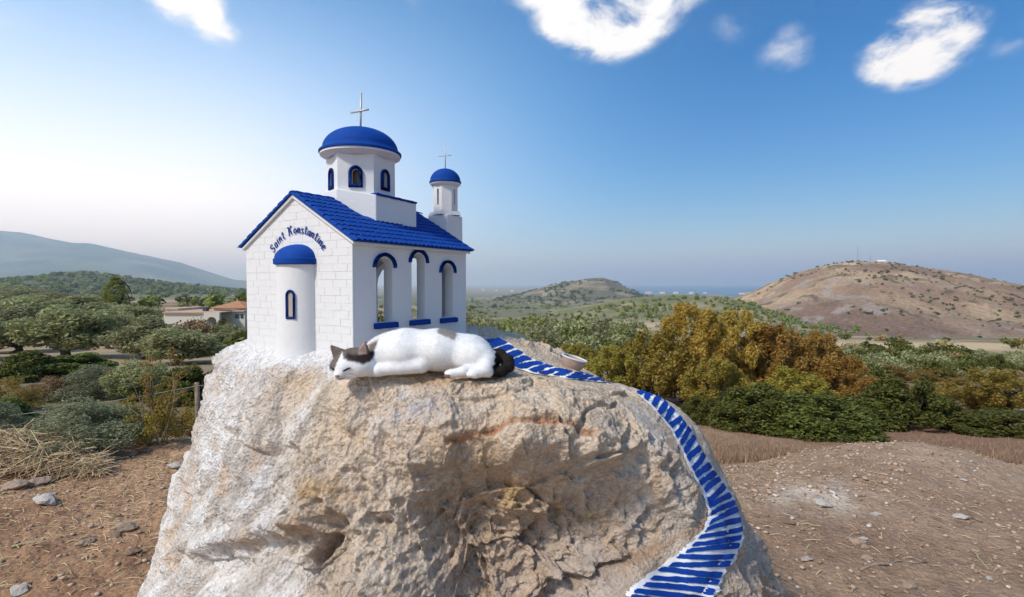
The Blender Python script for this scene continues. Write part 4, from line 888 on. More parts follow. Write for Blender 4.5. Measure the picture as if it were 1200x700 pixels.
# finer sampling towards the open side of the clearing
_ph = -math.pi / 2 + math.pi * (np.sign(_t - .5) * (0.55 * np.abs(2 * _t - 1) + 0.45 * np.abs(2 * _t - 1) ** 3))
_th = np.interp(np.linspace(0, 1, NTH), [0, .16, .36, .84, 1], [0.0005, R(38), R(60), R(116), R(150)])
def rock_field():
    TT, PP = np.meshgrid(_th, _ph, indexing='ij'); d = np.stack([np.sin(TT) * np.cos(PP), np.sin(TT) * np.sin(PP), np.cos(TT)], -1).reshape(-1, 3)
    r = rock_base(d); p = RC + d * r[:, None]; rel = p - np.array([0, 0, ZC])
    px = 600 + F * rel[:, 0] / np.maximum(rel[:, 1], .3); py = 333 - F * rel[:, 2] / np.maximum(rel[:, 1], .3); front = (rel[:, 1] < 2.0)
    # zones of the stone itself
    q2 = p[:, :2] - CORNER; a = q2 @ GD; b = q2 @ SDV
    dx = np.maximum(np.maximum(-a, a - CW), 0); db = np.maximum(np.maximum(-b, b - CL), 0); dch = np.hypot(dx, db); da = np.hypot(a - .278, b / .8) - .088; dch = np.minimum(dch, np.maximum(da, 0))
    top = sstep(-.62, -.36, rel[:, 2] + .10 * fbm(p * 5, 2, 3))
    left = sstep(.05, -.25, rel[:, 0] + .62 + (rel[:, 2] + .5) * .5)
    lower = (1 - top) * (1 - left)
    wob = p + .03 * np.stack([fbm(p * 6, 2, 91), fbm(p * 6, 2, 92), fbm(p * 6, 2, 93)], 1)
    f1, f2, cid = worley(wob * 5.0, 3); f1b, f2b, cidb = worley(wob * 13.0, 5); f1c, f2c, cidc = worley(wob * 34.0, 8); f1d, f2d, cidd = worley((p + .004 * vnoise(p * 90, 4)[:, None]) * 80.0, 9)
    # slab-like facets, weathered knobs, solution pits
    fac = (cid - .5) * .068 * sstep(0, .07, f2 - f1) + (cidb - .5) * .026 * sstep(0, .09, f2b - f1b)
    big = .030 * fbm(p * 2.6, 3, 21) + .016 * fbm(p * 6.5, 4, 27)
    ridg = (1 - np.abs(fbm(wob * 9.0, 4, 33))) ** 2
    sdir = np.array([.72, .05, .70]); sdir /= np.linalg.norm(sdir); al = p @ sdir; pst = p - sdir * (al * .78)[:, None]
    streak = fbm(pst * 13, 4, 37); rstreak = 1 - 2 * np.abs(fbm(pst * 11, 4, 39))
    pits = sstep(.42, .10, f1c) * (cidc > .45); pits2 = sstep(.45, .12, f1d) * (cidd > .3); hole = sstep(.36, .08, f1b) * (cidb > .86)
    path = np.zeros(len(p))
    for q, wdt in (([(572, 404), (600, 417), (640, 433), (690, 443), (722, 448)], 16), ([(750, 462), (790, 495), (815, 535), (840, 575), (850, 605)], 25), ([(850, 605), (845, 630), (820, 660), (790, 685), (770, 715)], 40)):
        bd = np.full(len(p), 9e9)
        for (x0, y0), (x1, y1) in zip(q[:-1], q[1:]):
            vx, vy = x1 - x0, y1 - y0; t = np.clip(((px - x0) * vx + (py - y0) * vy) / (vx * vx + vy * vy), 0, 1); bd = np.minimum(bd, np.hypot(px - x0 - vx * t, py - y0 - vy * t))
        path = np.maximum(path, sstep(1.25, .8, bd / wdt))
    cup = (f1b ** 2 - .28) * .040 + (f1c ** 2 - .28) * .019
    ledge = fbm(wob * 3.2, 3, 71); ledge = (np.floor(ledge * 5) + sstep(.65, 1, ledge * 5 - np.floor(ledge * 5))) / 5
    disp = big + .045 * ledge * (1 - .5 * top) + cup * (.35 * left + 1.0 * lower + .45 * top) + .016 * (rstreak - .3) * left + fac * (1 - .3 * left) + .016 * (ridg - .6) * (lower + .5) + .016 * streak * left - .011 * pits * (.35 + .65 * lower) - .0042 * pits2 * (.6 + .4 * lower) - .028 * hole * lower + .006 * fbm(p * 38, 4, 43) + .003 * fbm(p * 120, 2, 47)
    # explicit clefts and hollows, given where they run over the stone
    def seg(pts, w):
        best = np.full(len(p), 9e9)
        for (x0, y0), (x1, y1) in zip(pts[:-1], pts[1:]):
            vx, vy = x1 - x0, y1 - y0; t = np.clip(((px - x0) * vx + (py - y0) * vy) / (vx * vx + vy * vy), 0, 1); best = np.minimum(best, np.hypot(px - x0 - vx * t, py - y0 - vy * t))
        return np.where(front, best + 3.5 * fbm(p * 30, 3, 53), 9e9) / w
    crack_a = np.exp(-seg([(526, 519), (560, 508), (598, 500), (640, 499), (668, 503), (690, 511)], 4.0) ** 2)
    crack_b = np.exp(-seg([(690, 702), (735, 672), (790, 640), (830, 612)], 5.0) ** 2)
    crack_c = np.exp(-seg([(344, 705), (350, 672), (362, 655), (374, 640)], 8.0) ** 2)
    n_l = fbm(p * 9, 3, 57)
    hol = np.exp(-(((px - 575) / 95) ** 2 + ((py - 600) / 55) ** 2)) * front; hol2 = np.exp(-(((px - 320) / 90) ** 2 + ((py - 650) / 40) ** 2)) * front
    br = np.exp(-seg([(215, 645), (300, 628), (370, 606), (395, 602)], 10.0) ** 2)
    disp = disp - .014 * crack_a - .035 * crack_b - .075 * crack_c - .04 * hol - .02 * hol2 - .052 * sstep(528, 556, py + 10 * n_l) * sstep(470, 530, px) * (1 - sstep(700, 790, px)) * front - .030 * sstep(0, 24, py - 655 + (px - 190) * .27 + 6 * n_l) * sstep(190, 230, px) * (1 - sstep(370, 410, px)) * front + .03 * br
    fine = .006 * fbm(p * 38, 4, 43) + .003 * fbm(p * 120, 2, 47)
    disp = np.where(path > 0, disp * (1 - path) + (big + .3 * fac) * path, disp)
    slab = np.exp(-(((px - 480) / 60) ** 2 + ((py - 480) / 22) ** 2)) * front
    calm = sstep(.0, .10, dch); bed = np.exp(-(((rel[:, 0] + .30) / .33) ** 4 + ((rel[:, 1] - 1.66) / .12) ** 4)) * (rel[:, 2] > -.36)
    disp = disp * (.06 + .94 * calm) * (1 - .85 * bed)
    r = r + disp; p = RC + d * r[:, None]
    # stone colours, warmer and darker in the hollows and clefts
    n1 = fbm(p * 4.5, 4, 61); n2 = fbm(p * 14, 4, 63); n3 = fbm(p * 40, 3, 65)
    C = mixv(c3(.60, .495, .385) + 0 * p, c3(.82, .725, .605), sstep(-.45, .45, n1 + .4 * n2))
    C = mixv(C, c3(.47, .405, .355), sstep(.05, .5, n2) * .5)
    C = mixv(C, c3(.70, .53, .36), top * sstep(-.5, .3, n2 + n1 * .6) * .8); C = mixv(C, c3(.50, .36, .25), top * sstep(.1, .4, n3) * .5)
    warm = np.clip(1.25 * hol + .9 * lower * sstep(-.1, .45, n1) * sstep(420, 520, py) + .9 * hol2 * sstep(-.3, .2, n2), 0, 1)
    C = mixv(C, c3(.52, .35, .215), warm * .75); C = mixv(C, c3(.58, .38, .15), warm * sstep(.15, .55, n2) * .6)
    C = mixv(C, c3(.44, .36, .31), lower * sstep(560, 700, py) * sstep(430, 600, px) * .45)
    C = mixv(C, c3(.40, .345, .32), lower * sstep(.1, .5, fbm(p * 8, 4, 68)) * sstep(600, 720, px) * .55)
    C = mixv(C, c3(.50, .33, .17), np.exp(-(((px - 320) / 60) ** 2 + ((py - 628) / 14) ** 2)) * front * .7)
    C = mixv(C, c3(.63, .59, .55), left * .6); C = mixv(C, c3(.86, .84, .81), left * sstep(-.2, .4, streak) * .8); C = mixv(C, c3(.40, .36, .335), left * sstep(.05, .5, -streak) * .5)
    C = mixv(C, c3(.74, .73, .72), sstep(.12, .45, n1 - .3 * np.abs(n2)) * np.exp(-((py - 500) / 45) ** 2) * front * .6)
    C = mixv(C, c3(.52, .50, .52), slab * sstep(-.3, .3, n2) * .8)
    C = mixv(C, c3(.48, .20, .09), np.clip(crack_a * 1.0, 0, 1) * .75); C = mixv(C, c3(.16, .10, .065), np.clip(crack_c, 0, 1) * .8); C = mixv(C, c3(.30, .17, .09), np.clip(crack_b, 0, 1) * .6)
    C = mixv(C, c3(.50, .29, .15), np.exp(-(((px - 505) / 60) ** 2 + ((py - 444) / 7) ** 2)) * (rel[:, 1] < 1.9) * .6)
    C = mixv(C, c3(.47, .32, .19), lower * sstep(.15, .5, fbm(p * 26, 4, 79)) * .5); C = C * (1 + .22 * n3[:, None])
    # spilt limewash round the church and its runs down the left face
    lim = sstep(.10, .012, dch + .05 * n2 + .03 * n1) * sstep(-.33, -.25, rel[:, 2] - .03 * n1)
    C = mixv(C, c3(.70, .47, .28), left * sstep(.15, .5, fbm(p * 9, 3, 87)) * .45)
    drip = sum(np.exp(-seg(q, w) ** 2) * s for q, w, s in (([(262, 404), (290, 412), (330, 421), (395, 424)], 11, .9), ([(300, 420), (262, 480), (230, 560)], 13, .55), ([(392, 428), (352, 490), (318, 545), (280, 590)], 11, .75), ([(282, 412), (248, 470), (232, 510)], 9, .6), ([(455, 442), (470, 452), (468, 462)], 9, .7), ([(272, 640), (300, 620)], 8, .5)))
    lim = np.clip(lim + np.clip(drip, 0, 1) * sstep(-.45, .35, n2 + .5 * n3 + .2 * streak), 0, 1)
    C = mixv(C, c3(.84, .83, .82), lim * .9)
    return r, p, np.clip(C, 0.01, .9)
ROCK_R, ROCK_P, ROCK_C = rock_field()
ROCK_R2 = ROCK_R.reshape(NTH, NPH)
def m_rock():
    t = NT('limestone'); col = t.attr('Col'); a = t.noise(55, 7, .65); b = t.noise(190, 5, .7); v = t.voro(95); n3 = t.noise(17, 6, .6)
    col = t.mixc(.9, col, t.ramp(a, [(.28, (.62, .60, .58)), (.5, (1, 1, 1)), (.75, (1.22, 1.22, 1.22))]), 'MULTIPLY')
    col = t.mixc(.6, col, t.ramp(b, [(.3, (.66, .63, .60)), (.52, (1, 1, 1)), (.75, (1.2, 1.2, 1.2))]), 'MULTIPLY')
    h = t.math('ADD', t.math('MULTIPLY', a, .6), t.math('ADD', t.math('MULTIPLY', b, .35), t.math('MULTIPLY', v, .35)))
    return t.fin(col, t.bump(h, .020, 1.0), .92, .15)
def build_rock():
    i, j = np.meshgrid(np.arange(NTH - 1), np.arange(NPH), indexing='ij'); j2 = (j + 1) % NPH
    Fq = np.stack([i * NPH + j, (i + 1) * NPH + j, (i + 1) * NPH + j2, i * NPH + j2], -1).reshape(-1, 4)
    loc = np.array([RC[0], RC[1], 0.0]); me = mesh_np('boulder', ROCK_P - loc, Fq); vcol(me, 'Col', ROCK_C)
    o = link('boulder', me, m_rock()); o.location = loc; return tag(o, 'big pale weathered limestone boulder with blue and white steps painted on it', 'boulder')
BOULDER = build_rock(); RLOC = np.array([RC[0], RC[1], 0.0])
def rock_r(d):
    """surface radius of the finished boulder in the given directions"""
    th = np.arccos(np.clip(d[:, 2], -1, 1)); ph = np.arctan2(d[:, 1], d[:, 0]); ph = np.where(ph < _ph[0], ph + 2 * math.pi, ph); ph = np.where(ph >= _ph[0] + 2 * math.pi, ph - 2 * math.pi, ph)
    it = np.interp(th, _th, np.arange(NTH)); ip = np.interp(ph, np.append(_ph, _ph[0] + 2 * math.pi), np.arange(NPH + 1))
    a = np.minimum(it.astype(int), NTH - 2); b = ip.astype(int) % NPH; fa = it - a; fb = ip - ip.astype(int); b2 = (b + 1) % NPH
    return (ROCK_R2[a, b] * (1 - fb) + ROCK_R2[a, b2] * fb) * (1 - fa) + (ROCK_R2[a + 1, b] * (1 - fb) + ROCK_R2[a + 1, b2] * fb) * fa
def on_rock(pts, lift=0.0):
    v = np.atleast_2d(pts) - RC; n = np.linalg.norm(v, axis=1); d = v / n[:, None]; return RC + d * (rock_r(d) + lift)[:, None]
def hit_rock(px, py):
    """first point of the boulder along a sight line"""
    px = np.atleast_1d(np.asarray(px, float)); py = np.atleast_1d(np.asarray(py, float))
    dr = np.stack([(px - 600) / F, np.ones_like(px), (333 - py) / F], 1); o = np.array([0, 0, ZC]); t = np.full(len(px), 1.1); done = np.zeros(len(px), bool)
    for _ in range(520):
        q = o + dr * t[:, None]; v = q - RC; n = np.linalg.norm(v, axis=1); ins = n < rock_r(v / n[:, None]); done |= ins; t = np.where(done, t, t + .003)
        if done.all(): break
    return o + dr * t[:, None], done

PAINT_W = m_plain('white_paint', (.70, .71, .72), .8, .16, 40, .2, .002); PAINT_B = m_blue('blue_step_paint', (.003, .030, .22), (.006, .055, .31), .002)
def patch_on_rock(name, grid, mat, lift, parent=BOULDER, ragged=0.0, seed=0):
    """a thin coat of paint: grid of points (n, m, 3) laid onto the stone"""
    n, m, _ = grid.shape; q = on_rock(grid.reshape(-1, 3), lift) - RLOC
    i, j = np.meshgrid(np.arange(n - 1), np.arange(m - 1), indexing='ij'); Fq = np.stack([i * m + j, i * m + j + 1, (i + 1) * m + j + 1, (i + 1) * m + j], -1).reshape(-1, 4)
    return link(name, mesh_np(name, q, Fq), mat, parent)
def biggest(Fq):
    """faces of the largest connected piece"""
    if not len(Fq): return Fq
    lab = np.arange(Fq.max() + 1)
    while True:
        m = lab[Fq].min(1); new = lab.copy(); np.minimum.at(new, Fq.ravel(), np.repeat(m, Fq.shape[1]))
        if (new == lab).all(): break
        lab = new
    fl = lab[Fq[:, 0]]; v, c = np.unique(fl, return_counts=True); return Fq[fl == v[c.argmax()]]
def steps():
    rng = np.random.default_rng(44)
    # centre line and half width of the painted stair: ends (inner, outer) of each stroke on the stone
    upper = [((x - dx, y + dy), (x + dx, y - dy)) for x, y, dx, dy in ((572, 401, 15, 2), (579, 406, 15, 3), (588, 412, 14, 3.5), (598, 419, 14, 4), (608, 425.5, 13, 4), (620, 430.5, 13, 4), (633, 434.5, 12, 3.8), (646, 437.5, 11, 3.5), (659, 440, 10, 3.2), (672, 442, 9, 3), (685, 444, 8, 2.6), (698, 446, 6, 2.2), (712, 448, 4, 1.5))]
    lower = [((747, 464), (753, 459)), ((754, 470), (762, 463)), ((762, 477), (773, 467)), ((769, 486), (781, 473)), ((777, 494), (789, 481)), ((784, 503), (797, 489)), ((789, 512), (803, 497)), ((795, 522), (809, 505)), ((799, 532), (815, 515)), ((804, 543), (820, 525)), ((809, 552), (826, 535)), ((814, 562), (832, 545)), ((819, 571), (838, 554)), ((824, 580), (844, 562)), ((827, 590), (850, 571)), ((829, 598), (857, 580)), ((831, 607), (862, 590)), ((828, 616), (866, 600)), ((823, 625), (870, 612)), ((816, 633), (873, 622)), ((808, 641), (871, 633)), ((800, 648), (868, 644)), ((790, 655), (863, 655)), ((780, 663), (857, 666)), ((768, 671), (850, 677)), ((758, 679), (844, 688)), ((748, 687), (838, 699)), ((740, 694), (830, 710)), ((730, 702), (822, 722))]
    for si, st in enumerate((upper, lower)):
        A = np.array([s[0] for s in st], float); B = np.array([s[1] for s in st], float)
        # white ground coat
        k = 10; tt = np.linspace(0, len(st) - 1, (len(st) - 1) * k + 1)
        Ai = np.stack([np.interp(tt, np.arange(len(st)), A[:, c]) for c in (0, 1)], 1); Bi = np.stack([np.interp(tt, np.arange(len(st)), B[:, c]) for c in (0, 1)], 1)
        wv = .05 + .05 * vnoise(np.stack([tt * 1.7, tt * 0, tt * 0], 1), 3 + si); ex = (Bi - Ai)
        Ai2 = Ai - ex * (-.035 + .7 * wv)[:, None]; Bi2 = Bi + ex * (.02 + .05 * vnoise(np.stack([tt * 2.1, tt * 0, tt * 0], 1), 8))[:, None]
        ms = 14; grid = Ai2[:, None] * (1 - np.linspace(0, 1, ms))[None, :, None] + Bi2[:, None] * np.linspace(0, 1, ms)[None, :, None]
        h, ok = hit_rock(grid[..., 0].ravel(), grid[..., 1].ravel()); h = h.reshape(len(tt), ms, 3); ok = ok.reshape(len(tt), ms)
        n, m = ok.shape; q = on_rock(h.reshape(-1, 3), .0040) - RLOC; i, j = np.meshgrid(np.arange(n - 1), np.arange(m - 1), indexing='ij'); Fq = np.stack([i * m + j, i * m + j + 1, (i + 1) * m + j + 1, (i + 1) * m + j], -1).reshape(-1, 4)
        okf = ok.ravel()[Fq].all(1); el = np.linalg.norm(q[Fq[:, 0]] - q[Fq[:, 2]], axis=1) < .10; link('painted_path', mesh_np('painted_path', q, biggest(Fq[okf & el])), PAINT_W, BOULDER)
        for s in range(len(st)):
            a, b = A[s], B[s]; nx_ = A[min(s + 1, len(st) - 1)] - A[max(s - 1, 0)]; nb = B[min(s + 1, len(st) - 1)] - B[max(s - 1, 0)]
            ga = nx_ / (2 if 0 < s < len(st) - 1 else 1) * (.345 if si else .38); gb = nb / (2 if 0 < s < len(st) - 1 else 1) * (.345 if si else .38)
            ns, mw = 22, 6; g = np.zeros((ns, mw, 2)); sh = rng.uniform(0, 50)
            for i, t in enumerate(np.linspace(.03 + .05 * rng.random(), .97, ns)):
                e = 1 - max(0, abs(t - .5) - .42) * 6; c = a * (1 - t) + b * t; hv = (ga * (1 - t) + gb * t) * e
                w0 = .97 + .16 * float(vnoise(np.array([[t * 9 + sh, 0, 0]]), 5)[0]); w1 = .97 + .16 * float(vnoise(np.array([[t * 9 + sh, 9, 0]]), 6)[0]); cv = (ga + gb) * .22 * math.sin(t * 3.1 + sh)
                for j, v in enumerate(np.linspace(-1, 1, mw)): g[i, j] = c + cv + hv * v * (w0 if v < 0 else w1)
            h, ok = hit_rock(g[..., 0].ravel(), g[..., 1].ravel())
            if ok.mean() < .6: continue
            q = on_rock(h, .0080) - RLOC; i, j = np.meshgrid(np.arange(ns - 1), np.arange(mw - 1), indexing='ij'); Fq = np.stack([i * mw + j, i * mw + j + 1, (i + 1) * mw + j + 1, (i + 1) * mw + j], -1).reshape(-1, 4)
            keep = ok[Fq].all(1) & (np.linalg.norm(q[Fq[:, 0]] - q[Fq[:, 2]], axis=1) < .06); link('painted_step', mesh_np('painted_step', q, biggest(Fq[keep])), PAINT_B, BOULDER)
steps()

def tray():
    h, ok = hit_rock([672], [434]); c = h[0]; c = on_rock(c)[0]
    a = on_rock(hit_rock([660], [429])[0])[0]; b = on_rock(hit_rock([690], [441])[0])[0]; sl = (b - a); ang = math.atan2(sl[2], math.hypot(sl[0], sl[1]))
    root = empty('feeding_dish', tuple(c + np.array([0, .035, .012]))); root.rotation_euler = (0, -ang * .8, -.12)
    tag(root, 'small grey-brown feeding dish with pale rim on the boulder beside the painted steps', 'dish')
    body = m_plain('tray_clay', (.40, .29, .23), .75, .25, 20, .25, .003); rim = m_plain('tray_rim', (.60, .62, .63), .5, .12, 20, .4)
    MB().lathe([(.0, -.012), (.034, -.012), (.044, .002), (.050, .022), (.051, .028), (.047, .028), (.040, .008), (.030, -.002), (.0, -.004)], 28).build('bowl', body, root, auto=40)
    MB().lathe([(.0465, .0285), (.0535, .0285), (.0545, .031), (.0530, .0335), (.0475, .0335), (.0465, .0285)], 28).build('rim', rim, root, auto=40)
tray()

# ------------------------------------------------------------------ the little church
WHITE = m_plaster(); BLUE = m_blue('blue_roof_paint', (.003, .038, .23), (.006, .065, .33)); BLUE2 = m_blue('blue_trim_paint', (.003, .032, .22), (.005, .052, .30), .002)
STEEL = m_plain('cross_steel', (.52, .50, .47), .45, .15, 30, .5, 0, .3)
def church():
    W, L, zt, za = CW, CL, .1408, .3103; z0 = -.255
    root = empty('chapel_model', (CORNER[0], CORNER[1], ZC + z0), math.pi / 2 - TH)
    tag(root, 'miniature white Greek chapel with blue tiled roof and domes standing on the boulder', 'chapel')
    Z = lambda z: z - z0
    pitch = (za - zt) / (W / 2); th = .042; rng = random.Random(2); ca, sa = math.cos(math.atan(pitch)), math.sin(math.atan(pitch))
    def fs(u, z, t): return (u, t, Z(z))               # right side wall, outside at y = 0
    def fl(u, z, t): return (u, W - t, Z(z))
    wins = [(.100, .178, -.135, .062, .030), (.279, .355, -.135, .085, .030), (.457, .530, -.137, .050, .030)]
    wr = wall_open(0, L, z0, lambda u: zt, wins, th, fs, 14).build('side_wall', WHITE, root); wl = wall_open(0, L, z0, lambda u: zt, wins, th, fl, 14).build('side_wall', WHITE, root)
    gtop = lambda u: zt + pitch * (W / 2 - abs(u - W / 2)) - .004
    def fg(u, z, t): return (t, u, Z(z))
    def fb(u, z, t): return (L - t, u, Z(z))
    gw = wall_open(th + .0005, W - th - .0005, z0, lambda u: gtop(u), [], th, fg, 6, (W / 2,))
    g = wall_open(.0, W, z0, gtop, [], .02, lambda u, z, t: (-.0045 + t * .2, u, Z(z)), 6, (W / 2,)).build('gable_wall', WHITE, root)
    gw.build('gable_wall', WHITE, root); wall_open(th + .0005, W - th - .0005, z0, gtop, [(.10, .53, -.20, .00, .12)], th, fb, 12, (W / 2,)).build('gable_wall', WHITE, root)
    # bricks of the gable, limewashed, each a block of its own
    def clip(poly, f):
        out = []
        for i in range(len(poly)):
            p, q = poly[i], poly[(i + 1) % len(poly)]; a, b = f(p), f(q)
            if a >= 0: out.append(p)
            if (a >= 0) != (b >= 0): t = a / (a - b); out.append((p[0] + (q[0] - p[0]) * t, p[1] + (q[1] - p[1]) * t))
        return out
    ch, bl = .0268, .0735; row = 0; zz = z0 + .004
    while zz < za:
        u = -rng.random() * bl * .3 - (bl / 2 if row % 2 else 0)
        hh = ch * rng.uniform(.94, 1.06)
        while u < W:
            bw = bl * rng.uniform(.85, 1.12); j = .0004; dz0, dz1 = rng.uniform(-.0008, .0008), rng.uniform(-.0008, .0008)
            poly = [(max(u + j, .001), zz + j + dz0), (min(u + bw - j, W - .001), zz + j + dz1), (min(u + bw - j, W - .001), zz + hh - j + dz1), (max(u + j, .001), zz + hh - j + dz0)]; u += bw
            if poly[1][0] - poly[0][0] < .008: continue
            poly = clip(poly, lambda p: zt - .012 + pitch * p[0] - p[1]); poly = clip(poly, lambda p: zt - .012 + pitch * (W - p[0]) - p[1]) if len(poly) > 2 else poly
            if len(poly) < 3: continue
            if all(abs(p[0] - .29) < .082 and p[1] < .06 for p in poly): continue
            d = .0045 + rng.uniform(.0002, .0008)
            MB().prism(poly, -.0046, -d - .0004, lambda a, b, h: (h, a, Z(b))).build('brick', WHITE, g, bevel=.0005)
        zz += hh; row += 1
    # eaves boards under the roof
    ov, vg = .020, .020
    for sgn in (1, -1):
        pts = []
        for (a, off) in ((-ov + .006, 0), (W / 2, 0)):
            zz_ = zt + pitch * a - .004; pts.append((a, zz_))
        def q(a, z): return (a if sgn > 0 else W - a, z)
        poly = [q(*pts[0]), q(*pts[1]), q(pts[1][0], pts[1][1] + .0135), q(pts[0][0], pts[0][1] + .0115)]
        MB().prism(poly, -vg + .006, L + vg - .006, lambda a, b, h: (h, a, Z(b))).build('eaves', WHITE, root, bevel=.002)
    # roof: underlay with single barrel tiles
    def half_tile(n=7, r0=.0134, r1=.0112, ln=.050):
        mb = MB(); V = []
        for (s, r, z) in ((0, r0, .0), (.35, r0 * .97, .0015), (1, r1, .0)):
            for i in range(n): w = math.pi * i / (n - 1); V.append((s * ln, r * math.cos(w), z + r * .55 * math.sin(w)))
            for i in range(n): w = math.pi * i / (n - 1); V.append((s * ln, (r - .003) * math.cos(w), z + (r - .003) * .55 * math.sin(w)))
        Fs = []
        for k in range(2):
            for i in range(n - 1):
                b = k * 2 * n; c = (k + 1) * 2 * n; Fs.append((b + i, b + i + 1, c + i + 1, c + i)); Fs.append((b + n + i, c + n + i, c + n + i + 1, b + n + i + 1))
        Fs += [(i, n + i, n + i + 1, i + 1) for i in range(n - 1)]
        mb.add(V, Fs); me = mb.mesh('tile', auto=50); me.materials.append(BLUE); return me
    tile = half_tile(); slope = (W / 2 + ov) / ca; rows, pitch_u = 10, .0238; step_ = slope / rows
    for sgn in (1, -1):
        def RP(h, s, n): # along ridge h, up the slope s, out of it n
            a = -ov + s * ca - n * sa; z = zt + pitch * -ov + s * sa + n * ca + .011
            return Vector((h, a if sgn > 0 else W - a, Z(z)))
        u = MB(); V = [RP(h, s, n) for n in (0, .007) for h, s in ((-vg, -.002), (L + vg, -.002), (L + vg, slope), (-vg, slope))]; u.add(V, [(0, 3, 2, 1), (4, 5, 6, 7), (0, 1, 5, 4), (1, 2, 6, 5), (2, 3, 7, 6), (3, 0, 4, 7)])
        ro = u.build('roof_slope', BLUE, root)
        ex = (RP(0, 1, 0) - RP(0, 0, 0)).normalized(); nz = (RP(0, 0, 1) - RP(0, 0, 0)).normalized(); ey = nz.cross(ex)
        k = int(round((L + 2 * vg - .016) / pitch_u))
        for r_ in range(rows):
            for c in range(k):
                h = -vg + .013 + c * (L + 2 * vg - .026) / (k - 1) + rng.uniform(-.0012, .0012); s = -.010 + r_ * step_ + rng.uniform(-.002, .002)
                a_loc = -ov + s * ca
                if a_loc > .16 and .17 < h < .48: continue
                o = link('tile', tile, None, ro); tl = rng.uniform(-.04, .04); M3 = Matrix((ex, ey, nz)).transposed() @ Matrix.Rotation(tl, 3, 'Z') @ Matrix.Rotation(R(4.5), 3, 'Y')
                o.matrix_local = Matrix.Translation(RP(h, s, .0075)) @ M3.to_4x4()
    n = 15
    for i in range(n):
        h0 = -vg + .004 + i * (L + 2 * vg - .03) / (n - 1)
        if .16 < h0 + .025 < .46: continue
        o = link('ridge_tile', tile, None, root); o.matrix_local = Matrix.Translation((h0, W / 2, Z(za + .0145))) @ Matrix.Rotation(rng.uniform(-.03, .03), 4, 'Z') @ Matrix.Diagonal((1.05, 1.4, 1.15, 1))
    # window arches and sills of the side wall
    for wi, (ua, ub, zs, zp, rise) in enumerate(wins):
        c, r = (ua + ub) / 2, (ub - ua) / 2; mb = MB(); N_ = 12; pin = []; pout = []
        for i in range(N_ + 1):
            w = math.pi * i / N_; jx = rng.uniform(-.0008, .0008); pin.append((c + (r + .006) * math.cos(w), zp - .004 + (rise + .010) * math.sin(w))); pout.append((c + (r + .017 + jx) * math.cos(w), zp - .004 + (rise + .022 + jx) * math.sin(w)))
        for i in range(N_): mb.prism([pin[i], pin[i + 1], pout[i + 1], pout[i]], .0005, -.009, lambda a, b, h: (a, h, Z(b)))
        mb.build('window_arch', BLUE2, root, auto=40)
        m2 = MB(); k = 9
        xs = [ua - .014 + (ub - ua + .028) * i / k for i in range(k + 1)]; V = []
        for x in xs: V += [(x, .0005, Z(zs - .021 + rng.uniform(-.001, .001))), (x, -.018 + rng.uniform(-.0015, .0015), Z(zs - .021 + rng.uniform(-.001, .001))), (x, -.017, Z(zs - .002 + rng.uniform(-.001, .001))), (x, .0005, Z(zs - .001))]
        Fs = [(i * 4 + j, i * 4 + (j + 1) % 4, i * 4 + 4 + (j + 1) % 4, i * 4 + 4 + j) for i in range(k) for j in range(4)] + [(0, 1, 2, 3), (k * 4 + 3, k * 4 + 2, k * 4 + 1, k * 4)]
        m2.add(V, Fs).build('window_sill', BLUE2, root, bevel=.0015)
    # apse with its half dome and small window
    ac, ar, ey_ = .278, .088, .80; prof = [(ar * 1.06, Z(-.268)), (ar * 1.02, Z(-.235)), (ar, Z(-.2)), (ar, Z(.078))]
    ap_ = MB().lathe(prof, 36, (0, ac, 0), math.pi / 2, 1.5 * math.pi); ap_.v = [(x * ey_, y, z) for x, y, z in ap_.v]; ap_.build('apse', WHITE, root, smooth=True)
    cr = .097; cap = [(cr * .92, Z(.068)), (cr, Z(.071)), (cr + .001, Z(.088)), (cr * .97, Z(.0895))] + [(cr * .96 * math.cos(w), Z(.0895 + .052 * math.sin(w))) for w in np.linspace(0.05, math.pi / 2, 12)]
    ap_ = MB().lathe([(0.0, Z(.0685))] + cap, 36, (-.004, ac, 0), math.pi / 2, 1.5 * math.pi); ap_.v = [(x * ey_, y, z) for x, y, z in ap_.v]; ap_.build('apse_canopy', BLUE, root, auto=35)
    def arch_frame(mb, c, zs, zp, r, rise, bw, fn, h0, h1, bottom=True, N_=12):
        inn = [(c - r, zs)] + [(c - r * math.cos(w), zp + rise * math.sin(w)) for w in np.linspace(0, math.pi, N_)] + [(c + r, zs)]
        out = [(c - r - bw, zs - bw)] + [(c - (r + bw) * math.cos(w), zp + (rise + bw) * math.sin(w)) for w in np.linspace(0, math.pi, N_)] + [(c + r + bw, zs - bw)]
        k = len(inn); rr = range(k) if bottom else range(k - 1)
        for i in rr: mb.prism([inn[i], out[i], out[(i + 1) % k], inn[(i + 1) % k]], h0, h1, fn)
    pc = math.radians(-24); fcyl = lambda u, z, h: ((-(ar + h)) * ey_ * math.cos(pc + u / ar), ac + (ar + h) * math.sin(pc + u / ar), Z(z))
    mb = MB(); arch_frame(mb, 0, -.112, -.040, .0095, .012, .0085, fcyl, .0005, .006); fr = mb.build('apse_window', BLUE2, root, auto=40)
    po = [(-.0095, -.112), (.0095, -.112)] + [(.0095 * math.cos(w), -.040 + .012 * math.sin(w)) for w in np.linspace(0, math.pi, 9)]
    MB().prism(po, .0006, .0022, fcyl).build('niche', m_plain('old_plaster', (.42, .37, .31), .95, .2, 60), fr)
    # drum base, drum, cornice, dome, cross
    dc = (.307, .2964)
    base = [(.228, .130), (.445, .122), (.485, .30), (.445, .470), (.235, .470), (.178, .37), (.158, .268)]
    tops = [.338, .331, .350, .331, .338, .360, .363]
